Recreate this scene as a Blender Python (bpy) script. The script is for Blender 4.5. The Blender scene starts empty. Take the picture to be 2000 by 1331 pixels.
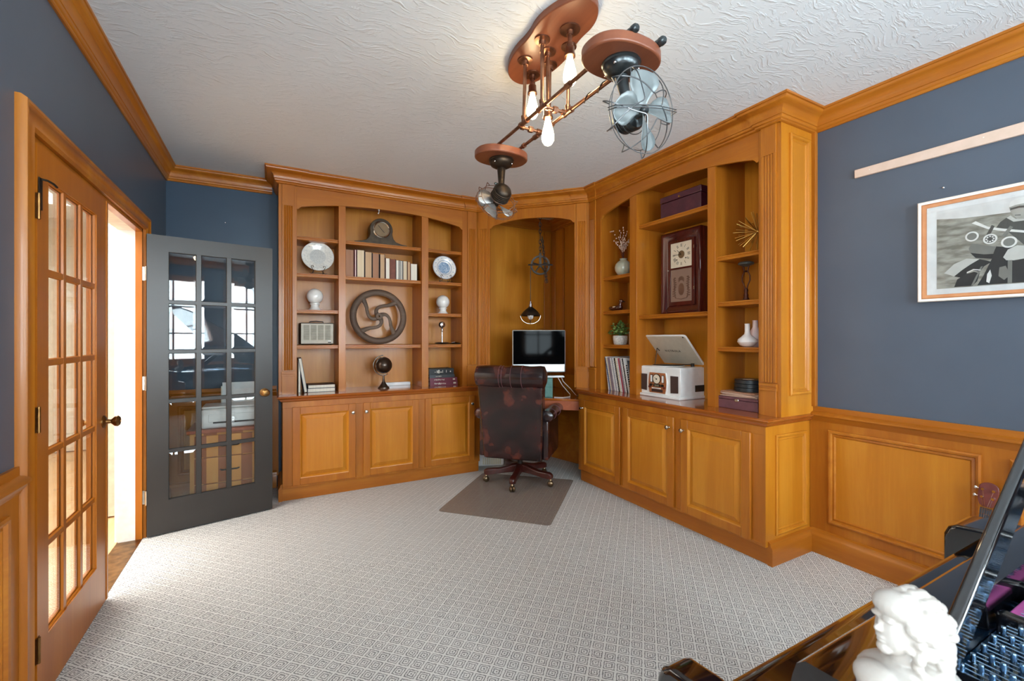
import bpy, bmesh, math, random
from math import sin, cos, pi, radians, sqrt, hypot, atan2
from mathutils import Vector, Matrix
random.seed(7)
SC = bpy.context.scene
COL = SC.collection
# ---------------------------------------------------------------- camera
cam_d = bpy.data.cameras.new('camera'); cam = bpy.data.objects.new('camera', cam_d); COL.objects.link(cam)
cam.location = (0, 0, 1.33); cam.rotation_euler = (radians(90), 0, radians(-28.563))
cam_d.sensor_width = 36; cam_d.lens = 15.652; cam_d.shift_y = -0.0022; cam_d.clip_start = 0.02
cam_d.dof.use_dof = True; cam_d.dof.focus_distance = 3.2; cam_d.dof.aperture_fstop = 8
SC.camera = cam
# ---------------------------------------------------------------- world, lights, exposure
SC.view_settings.view_transform = 'Standard'; SC.view_settings.look = 'None'
SC.view_settings.gamma = 1; SC.view_settings.exposure = 1.42; SC.view_settings.use_curve_mapping = False
SC.cycles.use_denoising = True
SC.cycles.max_bounces = 8; SC.cycles.diffuse_bounces = 5; SC.cycles.transparent_max_bounces = 16
SC.cycles.sample_clamp_indirect = 6; SC.cycles.caustics_reflective = False; SC.cycles.caustics_refractive = False
W = bpy.data.worlds.new('world'); SC.world = W; W.use_nodes = True
wn = W.node_tree.nodes; wl = W.node_tree.links
sky = wn.new('ShaderNodeTexSky'); sky.sky_type = 'HOSEK_WILKIE'; sky.turbidity = 3
wl.new(sky.outputs[0], wn['Background'].inputs[0]); wn['Background'].inputs[1].default_value = 1.0
def area(name, loc, rot, sx, sy, power, color=(1, 1, 1), spread=180):
    l = bpy.data.lights.new(name, 'AREA'); l.shape = 'RECTANGLE'; l.size = sx; l.size_y = sy
    l.energy = power; l.color = color; l.spread = radians(spread)
    o = bpy.data.objects.new(name, l); COL.objects.link(o); o.location = loc; o.rotation_euler = [radians(a) for a in rot]
    return o
WIN_X = (0.12, 1.25, 2.45)
for x in WIN_X:
    area('daylight', (x, -1.86, 1.62), (90, 0, 0), 0.86, 1.5, 62, (0.80, 0.92, 1.0))
area('fill_left', (-0.93, -0.45, 1.55), (90, 0, -90), 1.5, 1.5, 55, (0.80, 0.92, 1.0))  # unseen fill, added with the left window to flatten the light
area('fill_right', (3.2, -0.75, 1.7), (90, 0, 90), 0.9, 1.3, 30, (0.80, 0.92, 1.0))  # unseen fill, added with the right window for more light
sun_d = bpy.data.lights.new('bounce_sun', 'SUN'); sun_d.energy = 75; sun_d.angle = radians(1); sun_d.color = (.84, .92, 1.0)  # added out-of-view sun; its floor patch bounces light onto the ceiling
sun = bpy.data.objects.new('bounce_sun', sun_d); COL.objects.link(sun); sun.rotation_euler = Vector((-.55, 0, .83)).to_track_quat('Z', 'Y').to_euler()
area('hall_daylight', (-2.0, 3.3, 2.55), (0, 0, 0), 1.6, 4.5, 100, (1.0, 0.98, 0.95))

# ---------------------------------------------------------------- materials
MATS = {}
def srgb(h):
    if isinstance(h, str):
        h = h.lstrip('#'); c = [int(h[i:i + 2], 16) / 255 for i in (0, 2, 4)]
    else: c = [v / 255 for v in h]
    return tuple((v / 12.92 if v <= 0.04045 else ((v + 0.055) / 1.055) ** 2.4) for v in c) + (1,)
def newmat(name):
    m = bpy.data.materials.new(name); m.use_nodes = True; MATS[name] = m
    nt = m.node_tree; return m, nt, nt.nodes['Principled BSDF']
def N(nt, t, **kw):
    n = nt.nodes.new(t)
    for k, v in kw.items():
        if k in n.inputs: n.inputs[k].default_value = v
        else: setattr(n, k, v)
    return n
def pm(name, col, rough=.5, metal=0, col2=None, nscale=20, bump=0, bscale=60, coat=0, spec=.5, emit=None, estr=0, stretch=None, sheen=0):
    """procedural plain material: two close tones mixed by noise, optional noise bump"""
    m, nt, b = newmat(name)
    b.inputs['Roughness'].default_value = rough; b.inputs['Metallic'].default_value = metal
    b.inputs['Coat Weight'].default_value = coat; b.inputs['Specular IOR Level'].default_value = spec
    b.inputs['Coat Roughness'].default_value = .08
    c = srgb(col)
    c2 = srgb(col2) if col2 else tuple(v * .88 for v in c[:3]) + (1,)
    tc = N(nt, 'ShaderNodeTexCoord'); no = N(nt, 'ShaderNodeTexNoise', Scale=nscale, Detail=3)
    if stretch:
        mp = N(nt, 'ShaderNodeMapping'); mp.inputs['Scale'].default_value = stretch
        nt.links.new(tc.outputs['Object'], mp.inputs[0]); src = mp.outputs[0]
    else: src = tc.outputs['Object']
    nt.links.new(src, no.inputs['Vector'])
    r = N(nt, 'ShaderNodeValToRGB'); r.color_ramp.elements[0].position = .35; r.color_ramp.elements[1].position = .65
    r.color_ramp.elements[0].color = c2; r.color_ramp.elements[1].color = c
    nt.links.new(no.outputs[0], r.inputs[0]); nt.links.new(r.outputs[0], b.inputs['Base Color'])
    if bump:
        n2 = N(nt, 'ShaderNodeTexNoise', Scale=bscale, Detail=4); nt.links.new(src, n2.inputs['Vector'])
        bp = N(nt, 'ShaderNodeBump', Strength=bump, Distance=.004); nt.links.new(n2.outputs[0], bp.inputs['Height']); nt.links.new(bp.outputs[0], b.inputs['Normal'])
    if emit:
        b.inputs['Emission Color'].default_value = srgb(emit); b.inputs['Emission Strength'].default_value = estr
    return m
def wood(name, dark, mid, light, axis='z', rough=.36, coat=.12, scale=1.0, per_obj=.5, bw=0.0):
    m, nt, b = newmat(name)
    b.inputs['Roughness'].default_value = rough; b.inputs['Coat Weight'].default_value = coat; b.inputs['Coat Roughness'].default_value = .12; b.inputs['Specular IOR Level'].default_value = .38
    tc = N(nt, 'ShaderNodeTexCoord'); mp = N(nt, 'ShaderNodeMapping'); oi = N(nt, 'ShaderNodeObjectInfo')
    s = {'z': (9, 9, .7), 'x': (.7, 9, 9), 'y': (9, .7, 9)}[axis]
    mp.inputs['Scale'].default_value = [v * scale for v in s]
    nt.links.new(tc.outputs['Object'], mp.inputs[0])
    vm = N(nt, 'ShaderNodeVectorMath', operation='SCALE'); vm.inputs[0].default_value = (13, 7, 5); nt.links.new(oi.outputs['Random'], vm.inputs['Scale'])
    nt.links.new(vm.outputs[0], mp.inputs['Location'])
    n1 = N(nt, 'ShaderNodeTexNoise', Scale=1.0, Detail=5, Roughness=.6, Distortion=.6); nt.links.new(mp.outputs[0], n1.inputs['Vector'])
    n2 = N(nt, 'ShaderNodeTexNoise', Scale=9.0, Detail=3, Roughness=.6); nt.links.new(mp.outputs[0], n2.inputs['Vector'])
    n3 = N(nt, 'ShaderNodeTexNoise', Scale=2.5, Detail=2); nt.links.new(tc.outputs['Object'], n3.inputs['Vector'])
    mx = N(nt, 'ShaderNodeMath', operation='MULTIPLY_ADD'); mx.inputs[1].default_value = .25; nt.links.new(n2.outputs[0], mx.inputs[0]); nt.links.new(n1.outputs[0], mx.inputs[2])
    mx2 = N(nt, 'ShaderNodeMath', operation='MULTIPLY_ADD'); mx2.inputs[1].default_value = .35; nt.links.new(n3.outputs[0], mx2.inputs[0]); nt.links.new(mx.outputs[0], mx2.inputs[2])
    r = N(nt, 'ShaderNodeValToRGB'); e = r.color_ramp.elements
    e[0].position = .45; e[0].color = srgb(dark); e[1].position = 1.08; e[1].color = srgb(light)
    k = e.new(.78); k.color = srgb(mid)
    nt.links.new(mx2.outputs[0], r.inputs[0]); nt.links.new(r.outputs[0], b.inputs['Base Color'])
    bp = N(nt, 'ShaderNodeBump', Strength=.04, Distance=.002); nt.links.new(n2.outputs[0], bp.inputs['Height']); nt.links.new(bp.outputs[0], b.inputs['Normal'])
    return m
# cherry-stained woodwork: vertical and horizontal grain
CH = ('#955210', '#a66017', '#b46f1f')
wood('wood_v', *CH, axis='z'); wood('wood_x', *CH, axis='x'); wood('wood_y', *CH, axis='y')
wood('panel_v', '#a96512', '#b8721a', '#c48126', axis='z', scale=.8)
wood('door_wood', '#9c5510', '#ad6214', '#b66c1e', axis='z')
wood('counter_x', '#8c4514', '#9c521c', '#a86026', axis='x', rough=.12, coat=.5)
wood('counter_y', '#8c4514', '#9c521c', '#a86026', axis='y', rough=.12, coat=.5)
wood('mahogany', '#3a100c', '#4c1814', '#5c211a', axis='z', rough=.2, coat=.6)
wood('purple_wood', '#3c1622', '#4a1c28', '#56222c', axis='y', rough=.2, coat=.6)
wood('plank_red', '#9a4f33', '#a85b3c', '#b4694a', axis='y', rough=.4, coat=.1)
wood('fixture_wood', '#693826', '#75412b', '#804a30', axis='y', rough=.4, coat=.1)
wood('hall_floor', '#c79e70', '#d4ad7f', '#dfbc90', axis='y', rough=.25)
wood('stripe_light', '#c98538', '#d59446', '#dda052', axis='z'); wood('stripe_dark', '#8c4a22', '#9a5528', '#a55f30', axis='z')
wood('iron_wheel', '#4b392e', '#5c483a', '#6c5848', axis='x', rough=.6, coat=0)
# carpet: rows of small concentric squares woven diagonally
def carpet():
    m, nt, b = newmat('carpet'); b.inputs['Roughness'].default_value = .95; b.inputs['Specular IOR Level'].default_value = .1
    L = nt.links.new
    tc = N(nt, 'ShaderNodeTexCoord')
    nw = N(nt, 'ShaderNodeTexNoise', Scale=90, Detail=2); L(tc.outputs['Object'], nw.inputs['Vector'])
    sb = N(nt, 'ShaderNodeVectorMath', operation='SUBTRACT'); L(nw.outputs['Color'], sb.inputs[0]); sb.inputs[1].default_value = (.5, .5, .5)
    sc_ = N(nt, 'ShaderNodeVectorMath', operation='SCALE'); sc_.inputs['Scale'].default_value = .010; L(sb.outputs[0], sc_.inputs[0])
    ad = N(nt, 'ShaderNodeVectorMath', operation='ADD'); L(tc.outputs['Object'], ad.inputs[0]); L(sc_.outputs[0], ad.inputs[1])
    mp = N(nt, 'ShaderNodeMapping'); mp.inputs['Rotation'].default_value = (0, 0, radians(45)); k = 1 / .0535; mp.inputs['Scale'].default_value = (k, k, k); L(ad.outputs[0], mp.inputs[0])
    sx = N(nt, 'ShaderNodeSeparateXYZ'); L(mp.outputs[0], sx.inputs[0])
    def cell(o):
        f = N(nt, 'ShaderNodeMath', operation='FRACT'); L(o, f.inputs[0])
        s = N(nt, 'ShaderNodeMath', operation='SUBTRACT'); L(f.outputs[0], s.inputs[0]); s.inputs[1].default_value = .5
        a = N(nt, 'ShaderNodeMath', operation='ABSOLUTE'); L(s.outputs[0], a.inputs[0]); return a.outputs[0]
    mxx = N(nt, 'ShaderNodeMath', operation='MAXIMUM'); L(cell(sx.outputs[0]), mxx.inputs[0]); L(cell(sx.outputs[1]), mxx.inputs[1])
    r = N(nt, 'ShaderNodeValToRGB'); e = r.color_ramp.elements; r.color_ramp.interpolation = 'LINEAR'
    lt = srgb((222, 221, 217)); dk = srgb((88, 87, 88))
    stops = [(0, dk), (.05, dk), (.075, lt), (.165, lt), (.185, dk), (.24, dk), (.26, lt), (.335, lt), (.355, dk), (.41, dk), (.43, lt), (1, lt)]
    e[0].position = 0; e[0].color = dk; e[1].position = 1; e[1].color = lt
    for p, c in stops[1:-1]: q = e.new(p); q.color = c
    L(mxx.outputs[0], r.inputs[0])
    n2 = N(nt, 'ShaderNodeTexNoise', Scale=14, Detail=4, Roughness=.7); L(tc.outputs['Object'], n2.inputs['Vector'])
    n3 = N(nt, 'ShaderNodeTexNoise', Scale=420, Detail=2); L(tc.outputs['Object'], n3.inputs['Vector'])
    mr = N(nt, 'ShaderNodeMapRange'); mr.inputs['From Min'].default_value = .25; mr.inputs['From Max'].default_value = .75; mr.inputs['To Min'].default_value = .1; mr.inputs['To Max'].default_value = .38; L(n2.outputs[0], mr.inputs[0])
    mix = N(nt, 'ShaderNodeMix', data_type='RGBA'); L(mr.outputs[0], mix.inputs[0]); L(r.outputs[0], mix.inputs[6]); mix.inputs[7].default_value = lt
    mr2 = N(nt, 'ShaderNodeMapRange'); mr2.inputs['From Min'].default_value = .3; mr2.inputs['From Max'].default_value = .7; mr2.inputs['To Min'].default_value = .82; mr2.inputs['To Max'].default_value = 1.08; L(n3.outputs[0], mr2.inputs[0])
    ml = N(nt, 'ShaderNodeVectorMath', operation='SCALE'); L(mix.outputs[2], ml.inputs[0]); L(mr2.outputs[0], ml.inputs['Scale'])
    L(ml.outputs[0], b.inputs['Base Color'])
    bp = N(nt, 'ShaderNodeBump', Strength=.5, Distance=.003); L(n3.outputs[0], bp.inputs['Height']); L(bp.outputs[0], b.inputs['Normal'])
carpet()
def ceiling_mat():
    m, nt, b = newmat('ceiling_plaster'); L = nt.links.new
    b.inputs['Base Color'].default_value = srgb((216, 219, 222)); b.inputs['Roughness'].default_value = .8
    tc = N(nt, 'ShaderNodeTexCoord')
    n0 = N(nt, 'ShaderNodeTexNoise', Scale=5, Detail=1); L(tc.outputs['Object'], n0.inputs['Vector'])
    s0 = N(nt, 'ShaderNodeVectorMath', operation='SCALE'); s0.inputs['Scale'].default_value = .16; L(n0.outputs['Color'], s0.inputs[0])
    a0 = N(nt, 'ShaderNodeVectorMath', operation='ADD'); L(tc.outputs['Object'], a0.inputs[0]); L(s0.outputs[0], a0.inputs[1])
    mp = N(nt, 'ShaderNodeMapping'); mp.inputs['Rotation'].default_value = (0, 0, radians(35)); mp.inputs['Scale'].default_value = (13, 62, 20); L(a0.outputs[0], mp.inputs[0])
    n = N(nt, 'ShaderNodeTexNoise', Scale=1, Detail=3, Roughness=.6, Distortion=.35); L(mp.outputs[0], n.inputs['Vector'])
    r = N(nt, 'ShaderNodeValToRGB'); r.color_ramp.elements[0].position = .5; r.color_ramp.elements[1].position = .68; L(n.outputs[0], r.inputs[0])
    bp = N(nt, 'ShaderNodeBump', Strength=.33, Distance=.006); L(r.outputs[0], bp.inputs['Height']); L(bp.outputs[0], b.inputs['Normal'])
ceiling_mat()
def glass_mat(name, tint, refl=.12, rough=.0):
    """thin clear pane: see-through with a sharp reflection that grows at grazing angles"""
    m, nt, b = newmat(name); L = nt.links.new; nt.nodes.remove(b); out = nt.nodes['Material Output']
    t = N(nt, 'ShaderNodeBsdfTransparent'); t.inputs[0].default_value = tint
    g = N(nt, 'ShaderNodeBsdfGlossy'); g.inputs['Roughness'].default_value = rough; g.inputs[0].default_value = (1, 1, 1, 1)
    f = N(nt, 'ShaderNodeFresnel', IOR=1.5)
    a = N(nt, 'ShaderNodeMath', operation='MULTIPLY_ADD'); L(f.outputs[0], a.inputs[0]); a.inputs[1].default_value = .45; a.inputs[2].default_value = refl; a.use_clamp = True
    mx = N(nt, 'ShaderNodeMixShader'); L(a.outputs[0], mx.inputs[0]); L(t.outputs[0], mx.inputs[1]); L(g.outputs[0], mx.inputs[2]); L(mx.outputs[0], out.inputs[0])
glass_mat('pane_glass', (.93, .95, .95, 1), .03)
glass_mat('picture_glass', (1, 1, 1, 1), .0)
glass_mat('bulb_glass', (1, .96, .9, 1), .02)
def mat_plastic():
    m, nt, b = newmat('mat_plastic'); L = nt.links.new; out = nt.nodes['Material Output']
    b.inputs['Base Color'].default_value = srgb((172, 158, 148)); b.inputs['Roughness'].default_value = .2
    t = N(nt, 'ShaderNodeBsdfTransparent'); t.inputs[0].default_value = (.86, .83, .81, 1)
    mx = N(nt, 'ShaderNodeMixShader'); mx.inputs[0].default_value = .3; L(t.outputs[0], mx.inputs[1]); L(b.outputs[0], mx.inputs[2]); L(mx.outputs[0], out.inputs[0])
mat_plastic()
def leather():
    m, nt, b = newmat('leather'); L = nt.links.new
    b.inputs['Roughness'].default_value = .27; b.inputs['Coat Weight'].default_value = .35; b.inputs['Coat Roughness'].default_value = .15
    tc = N(nt, 'ShaderNodeTexCoord'); n = N(nt, 'ShaderNodeTexNoise', Scale=5.5, Detail=3, Roughness=.55); L(tc.outputs['Object'], n.inputs['Vector'])
    r = N(nt, 'ShaderNodeValToRGB'); e = r.color_ramp.elements
    e[0].position = .42; e[0].color = srgb((20, 9, 11)); e[1].position = .78; e[1].color = srgb((112, 52, 36)); q = e.new(.54); q.color = srgb((44, 18, 18))
    L(n.outputs[0], r.inputs[0]); L(r.outputs[0], b.inputs['Base Color'])
    v = N(nt, 'ShaderNodeTexNoise', Scale=45, Detail=4); L(tc.outputs['Object'], v.inputs['Vector'])
    bp = N(nt, 'ShaderNodeBump', Strength=.18, Distance=.004); L(v.outputs[0], bp.inputs['Height']); L(bp.outputs[0], b.inputs['Normal'])
leather()
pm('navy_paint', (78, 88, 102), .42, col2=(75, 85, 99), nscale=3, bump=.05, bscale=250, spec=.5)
pm('navy_shaded', (44, 66, 86), .42, col2=(41, 62, 82), nscale=3, bump=.05, bscale=250, spec=.5)  # same navy paint, darkened to put the back wall's shade into the colour
pm('hall_white', (232, 229, 222), .7); pm('hall_beige', (214, 204, 186), .7); pm('hall_grey', (150, 146, 138), .6)
pm('door_charcoal', (48, 44, 41), .36, col2=(46, 42, 39), nscale=5, spec=.5)
pm('black_lacquer', (10, 10, 13), .05, coat=1, spec=.6); pm('black_satin', (16, 16, 19), .3)
pm('nickel', (200, 196, 186), .25, 1); pm('chrome', (225, 225, 228), .1, 1); pm('brass', (196, 140, 70), .3, 1)
pm('antique_brass', (150, 112, 66), .35, 1, col2=(110, 78, 44)); pm('gold_rod', (205, 165, 90), .35, 1)
pm('bronze_dark', (70, 58, 46), .45, .8, col2=(50, 42, 36)); pm('iron_dark', (46, 42, 40), .5, .7, col2=(66, 58, 52), nscale=50)
pm('copper_pipe', (150, 108, 84), .32, .9, col2=(112, 78, 62), nscale=18); pm('gun_metal', (82, 88, 90), .28, .85, col2=(66, 70, 72))
pm('fan_blue', (116, 122, 122), .32, .15, col2=(102, 109, 110)); pm('fan_grey', (150, 146, 142), .35, .5, col2=(128, 122, 118))
pm('cage_wire', (112, 114, 116), .3, .9); pm('cage_copper', (150, 118, 104), .3, .9)
pm('white_ceramic', (236, 234, 230), .2, coat=.3, col2=(228, 225, 220)); pm('white_matte', (232, 230, 224), .6); pm('white_plastic', (234, 234, 232), .3)
pm('marble', (172, 166, 160), .45, col2=(160, 152, 144), nscale=30, coat=.2)
pm('plate_glaze', (226, 224, 216), .2, col2=(206, 204, 198), nscale=60, coat=.3); pm('plate_print', (176, 178, 176), .3, col2=(206, 206, 202), nscale=150)
pm('plate_blue', (96, 132, 172), .2, col2=(190, 206, 222), nscale=70, coat=.3); pm('blue_ink', (70, 106, 150), .3, col2=(120, 150, 186), nscale=90)
pm('aluminium', (206, 210, 212), .35, .6); pm('screen_black', (5, 5, 6), .05, spec=.03)
pm('cream_paper', (226, 208, 178), .8, col2=(206, 184, 150), nscale=1, stretch=(160, 4, 1)); pm('tan_paper', (206, 172, 136), .8, col2=(186, 150, 114), nscale=1, stretch=(160, 4, 1))
pm('brown_paper', (178, 132, 104), .8, col2=(154, 110, 84), nscale=1, stretch=(160, 4, 1)); pm('white_paper', (238, 232, 218), .8, col2=(222, 212, 192), nscale=1, stretch=(160, 4, 1))
pm('book_brown', (124, 66, 44), .6, col2=(108, 54, 36), nscale=30); pm('book_rust', (150, 88, 52), .6); pm('book_dark', (52, 34, 30), .6)
pm('book_navy', (28, 34, 56), .5); pm('book_black', (30, 32, 34), .45); pm('book_grey', (66, 70, 74), .45); pm('book_maroon', (112, 42, 60), .5); pm('gilt', (214, 206, 190), .4, .2)
pm('radio_face', (190, 182, 164), .5, col2=(178, 170, 152)); pm('radio_grille', (120, 112, 94), .6, col2=(96, 88, 72)); pm('radio_case', (54, 40, 28), .4)
pm('globe_metal', (74, 56, 42), .28, .6, col2=(50, 38, 30), nscale=9, coat=.2)
pm('green_tin', (70, 122, 110), .4, col2=(56, 104, 94)); pm('cable_white', (226, 222, 216), .5); pm('grille_cream', (216, 206, 178), .6)
pm('vase_green', (150, 166, 150), .2, col2=(196, 196, 176), nscale=8, coat=.5); pm('willow_bud', (232, 208, 190), .7); pm('twig', (84, 40, 30), .7)
pm('duck_brown', (58, 24, 18), .2, col2=(84, 38, 24), coat=.6); pm('duck_white', (210, 190, 160), .3)
pm('leaf', (84, 118, 52), .5, col2=(54, 88, 34), nscale=25); pm('leaf_light', (128, 158, 84), .5); pm('soil', (50, 36, 26), .9)
pm('pot_white', (220, 218, 212), .5, col2=(186, 184, 180), nscale=80, bump=.3); pm('card_pink', (226, 190, 166), .6)
pm('lp_white', (232, 230, 228), .5); pm('lp_grey', (176, 178, 186), .5); pm('lp_mauve', (146, 128, 138), .5); pm('lp_red', (178, 60, 78), .5); pm('lp_black', (24, 24, 26), .4); pm('lp_cream', (226, 216, 190), .5); pm('lp_blue', (96, 116, 160), .5)
pm('lp_cover', (52, 66, 82), .4, col2=(120, 130, 140), nscale=8)
pm('clock_dial', (232, 222, 202), .5, col2=(222, 210, 186), nscale=14); pm('ink', (46, 40, 36), .6); pm('dial_brass', (120, 96, 66), .5, .2)
pm('etched_glass', (150, 124, 110), .35, col2=(140, 114, 100), nscale=6); pm('etch_dark', (96, 66, 50), .5, col2=(112, 82, 64)); pm('etch_fade', (166, 128, 108), .5, col2=(150, 108, 88))
pm('player_white', (236, 236, 234), .25, coat=.2, col2=(228, 228, 226)); pm('player_panel', (172, 108, 66), .4, col2=(158, 94, 56)); pm('speaker_cloth', (74, 52, 44), .9, col2=(58, 40, 34), nscale=300)
pm('lid_inner', (196, 188, 172), .35, col2=(188, 180, 164)); pm('lcd', (120, 116, 96), .3); pm('knob_red', (110, 36, 28), .4)
pm('leather_case', (112, 70, 76), .5, col2=(96, 58, 64)); pm('sleeve_tan', (176, 140, 118), .7, col2=(196, 164, 144)); pm('tin_black', (38, 44, 48), .35, .2)
pm('vase_white', (236, 232, 230), .35, col2=(230, 224, 222)); pm('vase_pink', (226, 200, 196), .4, col2=(232, 212, 208))
pm('rail_paint', (216, 190, 174), .5, col2=(210, 184, 166)); pm('frame_white', (236, 226, 214), .45); pm('frame_tan', (196, 132, 86), .45, col2=(186, 120, 74)); pm('mat_board', (238, 240, 240), .8)
pm('photo_field', (170, 168, 158), .5, col2=(120, 117, 106), nscale=14, stretch=(1, 1, 3.5)); pm('photo_sky', (226, 226, 224), .5); pm('photo_black', (44, 44, 44), .5); pm('photo_dark', (84, 84, 80), .5); pm('photo_mid', (128, 128, 122), .5); pm('photo_light', (206, 206, 200), .5); pm('photo_skin', (176, 174, 166), .5, col2=(160, 158, 150)); pm('photo_white', (236, 236, 232), .5)
pm('plate_gold', (176, 128, 66), .3, .6, col2=(150, 104, 50)); pm('pin_steel', (130, 160, 186), .2, 1); pm('piano_blue_glare', (24, 52, 84), .15, .5, col2=(40, 90, 130), coat=1); pm('pink_felt', (206, 96, 170), .8); pm('string_steel', (150, 178, 206), .25, 1)  # blue window reflections put into the plate, pin and string colours
pm('agraffe', (226, 206, 130), .25, .9); pm('uke_wood', (116, 52, 44), .35, col2=(96, 40, 34)); pm('fretboard', (50, 54, 64), .5)
pm('dark_frame_wood', (70, 24, 18), .3, col2=(54, 18, 14), coat=.4); pm('caster_brass', (120, 100, 76), .3, .9); pm('outlet', (232, 226, 214), .5)
pm('bulb_on', (255, 240, 214), .3, emit=(255, 226, 176), estr=17.0)
pm('candle_cup', (92, 98, 96), .4, .4, col2=(70, 76, 74)); pm('bronze_red', (84, 44, 30), .4, .6)

# ---------------------------------------------------------------- mesh building
class MB:
    def __init__(s, T=None): s.v = []; s.f = []; s.fm = []; s.T = T; s.cm = 0; s.M = None
    def add(s, vs, fs):
        n = len(s.v)
        for p in vs:
            p = Vector(p)
            if s.M is not None: p = s.M @ p
            if s.T: p = Vector(s.T(*p))
            s.v.append(p)
        for f in fs: s.f.append([i + n for i in f]); s.fm.append(s.cm)
        return s
    def mat(s, i): s.cm = i; return s
    def xf(s, M): s.M = M; return s
    def box(s, x0, y0, z0, x1, y1, z1):
        x0, x1 = min(x0, x1), max(x0, x1); y0, y1 = min(y0, y1), max(y0, y1); z0, z1 = min(z0, z1), max(z0, z1)
        return s.add([(x0, y0, z0), (x1, y0, z0), (x1, y1, z0), (x0, y1, z0), (x0, y0, z1), (x1, y0, z1), (x1, y1, z1), (x0, y1, z1)],
              [(0, 3, 2, 1), (4, 5, 6, 7), (0, 1, 5, 4), (1, 2, 6, 5), (2, 3, 7, 6), (3, 0, 4, 7)])
    def loft(s, rings, cap=True, closed=True):
        """rings: list of equal-length point lists"""
        m = len(rings[0]); vs = [p for r in rings for p in r]; fs = []
        for i in range(len(rings) - 1):
            for j in range(m if closed else m - 1):
                a = i * m + j; b = i * m + (j + 1) % m; fs.append((a, b, b + m, a + m))
        if cap: fs.append(tuple(range(m))[::-1]); fs.append(tuple(range((len(rings) - 1) * m, len(rings) * m)))
        return s.add(vs, fs)
    def prism(s, poly, a, b, axis='z'):
        """poly of 2D points extruded from a to b along axis (other two axes in xyz order)"""
        def P(p, t): return (p[0], p[1], t) if axis == 'z' else ((p[0], t, p[1]) if axis == 'y' else (t, p[0], p[1]))
        return s.loft([[P(p, a) for p in poly], [P(p, b) for p in poly]])
    def lathe(s, prof, n=24, c=(0, 0, 0), axis='z', ang=2 * pi):
        rings = []
        for r, z in prof:
            ring = []
            for i in range(n):
                t = ang * i / n; x, y = r * cos(t), r * sin(t)
                ring.append({'z': (c[0] + x, c[1] + y, c[2] + z), 'y': (c[0] + x, c[1] + z, c[2] + y), 'x': (c[0] + z, c[1] + x, c[2] + y)}[axis])
            rings.append(ring)
        if prof[0][0] > .0016 and prof[-1][0] > .0016: return s.loft(rings + [rings[0]], cap=False)
        return s.loft(rings)
    def cyl(s, p, q, r, n=12, r2=None):
        return s.tube([p, q], r, n, r2)
    def tube(s, path, r, n=8, r2=None, closed=False):
        P = [Vector(p) for p in path]; rings = []; k = len(P); up = None
        for i in range(k):
            if closed: d = P[(i + 1) % k] - P[i - 1]
            else: d = P[min(i + 1, k - 1)] - P[max(i - 1, 0)]
            if d.length < 1e-9: d = Vector((0, 0, 1))
            d.normalize()
            if up is None: up = Vector((0, 0, 1)) if abs(d.z) < .9 else Vector((1, 0, 0))
            a = up - d * up.dot(d)
            if a.length < 1e-4: a = Vector((1, 0, 0)) - d * d.x
            a.normalize(); b = d.cross(a); up = a
            rr = r if r2 is None else r + (r2 - r) * i / (k - 1)
            if callable(r): rr = r(i / (k - 1))
            rings.append([tuple(P[i] + a * rr * cos(2 * pi * j / n) + b * rr * sin(2 * pi * j / n)) for j in range(n)])
        if closed: rings.append(rings[0]); return s.loft(rings, cap=False)
        return s.loft(rings)
    def ball(s, c, r, n=16, m=10, sc=(1, 1, 1)):
        rings = []
        for i in range(1, m):
            t = pi * i / m
            rings.append([(c[0] + r * sc[0] * sin(t) * cos(2 * pi * j / n), c[1] + r * sc[1] * sin(t) * sin(2 * pi * j / n), c[2] - r * sc[2] * cos(t)) for j in range(n)])
        return s.loft(rings)
    def sweep(s, path, prof, closed=False, cap=True):
        """moulding: prof = (out, z) points, path = 2D points (x, y) walked with the room on the left-hand side (out = left)"""
        k = len(path); rings = []
        for i in range(k):
            p = Vector(path[i])
            def nrm(a, b): d = (Vector(b) - Vector(a)).normalized(); return Vector((-d.y, d.x))
            if closed: n1 = nrm(path[i - 1], path[i]); n2 = nrm(path[i], path[(i + 1) % k])
            else:
                n1 = nrm(path[i - 1], path[i]) if i else nrm(path[0], path[1]); n2 = nrm(path[i], path[i + 1]) if i < k - 1 else n1
            mvec = (n1 + n2); mvec = mvec / max(.2, mvec.dot(n1)) if mvec.length > 1e-6 else n1
            rings.append([(p.x + mvec.x * o, p.y + mvec.y * o, z) for o, z in prof])
        if closed: rings.append(rings[0]); return s.loft(rings, cap=False)
        return s.loft(rings, cap=cap)
    def build(s, name, mats, parent=None, smooth=True, bevel=0, seg=2, sub=0, ang=38):
        me = bpy.data.meshes.new(name); me.from_pydata([tuple(v) for v in s.v], [], s.f)
        if not isinstance(mats, (list, tuple)): mats = [mats]
        for m in mats: me.materials.append(MATS[m])
        for i, p in enumerate(me.polygons): p.material_index = min(s.fm[i], len(mats) - 1) if i < len(s.fm) else 0
        bm = bmesh.new(); bm.from_mesh(me); bmesh.ops.recalc_face_normals(bm, faces=bm.faces); bm.to_mesh(me); bm.free()
        if smooth:
            for p in me.polygons: p.use_smooth = True
            try: me.set_sharp_from_angle(angle=radians(ang))
            except Exception: pass
        o = bpy.data.objects.new(name, me); COL.objects.link(o)
        if parent: o.parent = parent
        if bevel:
            b = o.modifiers.new('bevel', 'BEVEL'); b.width = bevel; b.segments = seg; b.limit_method = 'ANGLE'; b.angle_limit = radians(40)
        if sub:
            b = o.modifiers.new('sub', 'SUBSURF'); b.levels = sub; b.render_levels = sub
        return o
def tag(o, label, cat, group=None, kind=None):
    o['label'] = label; o['category'] = cat
    if group: o['group'] = group
    if kind: o['kind'] = kind
    return o
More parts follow.
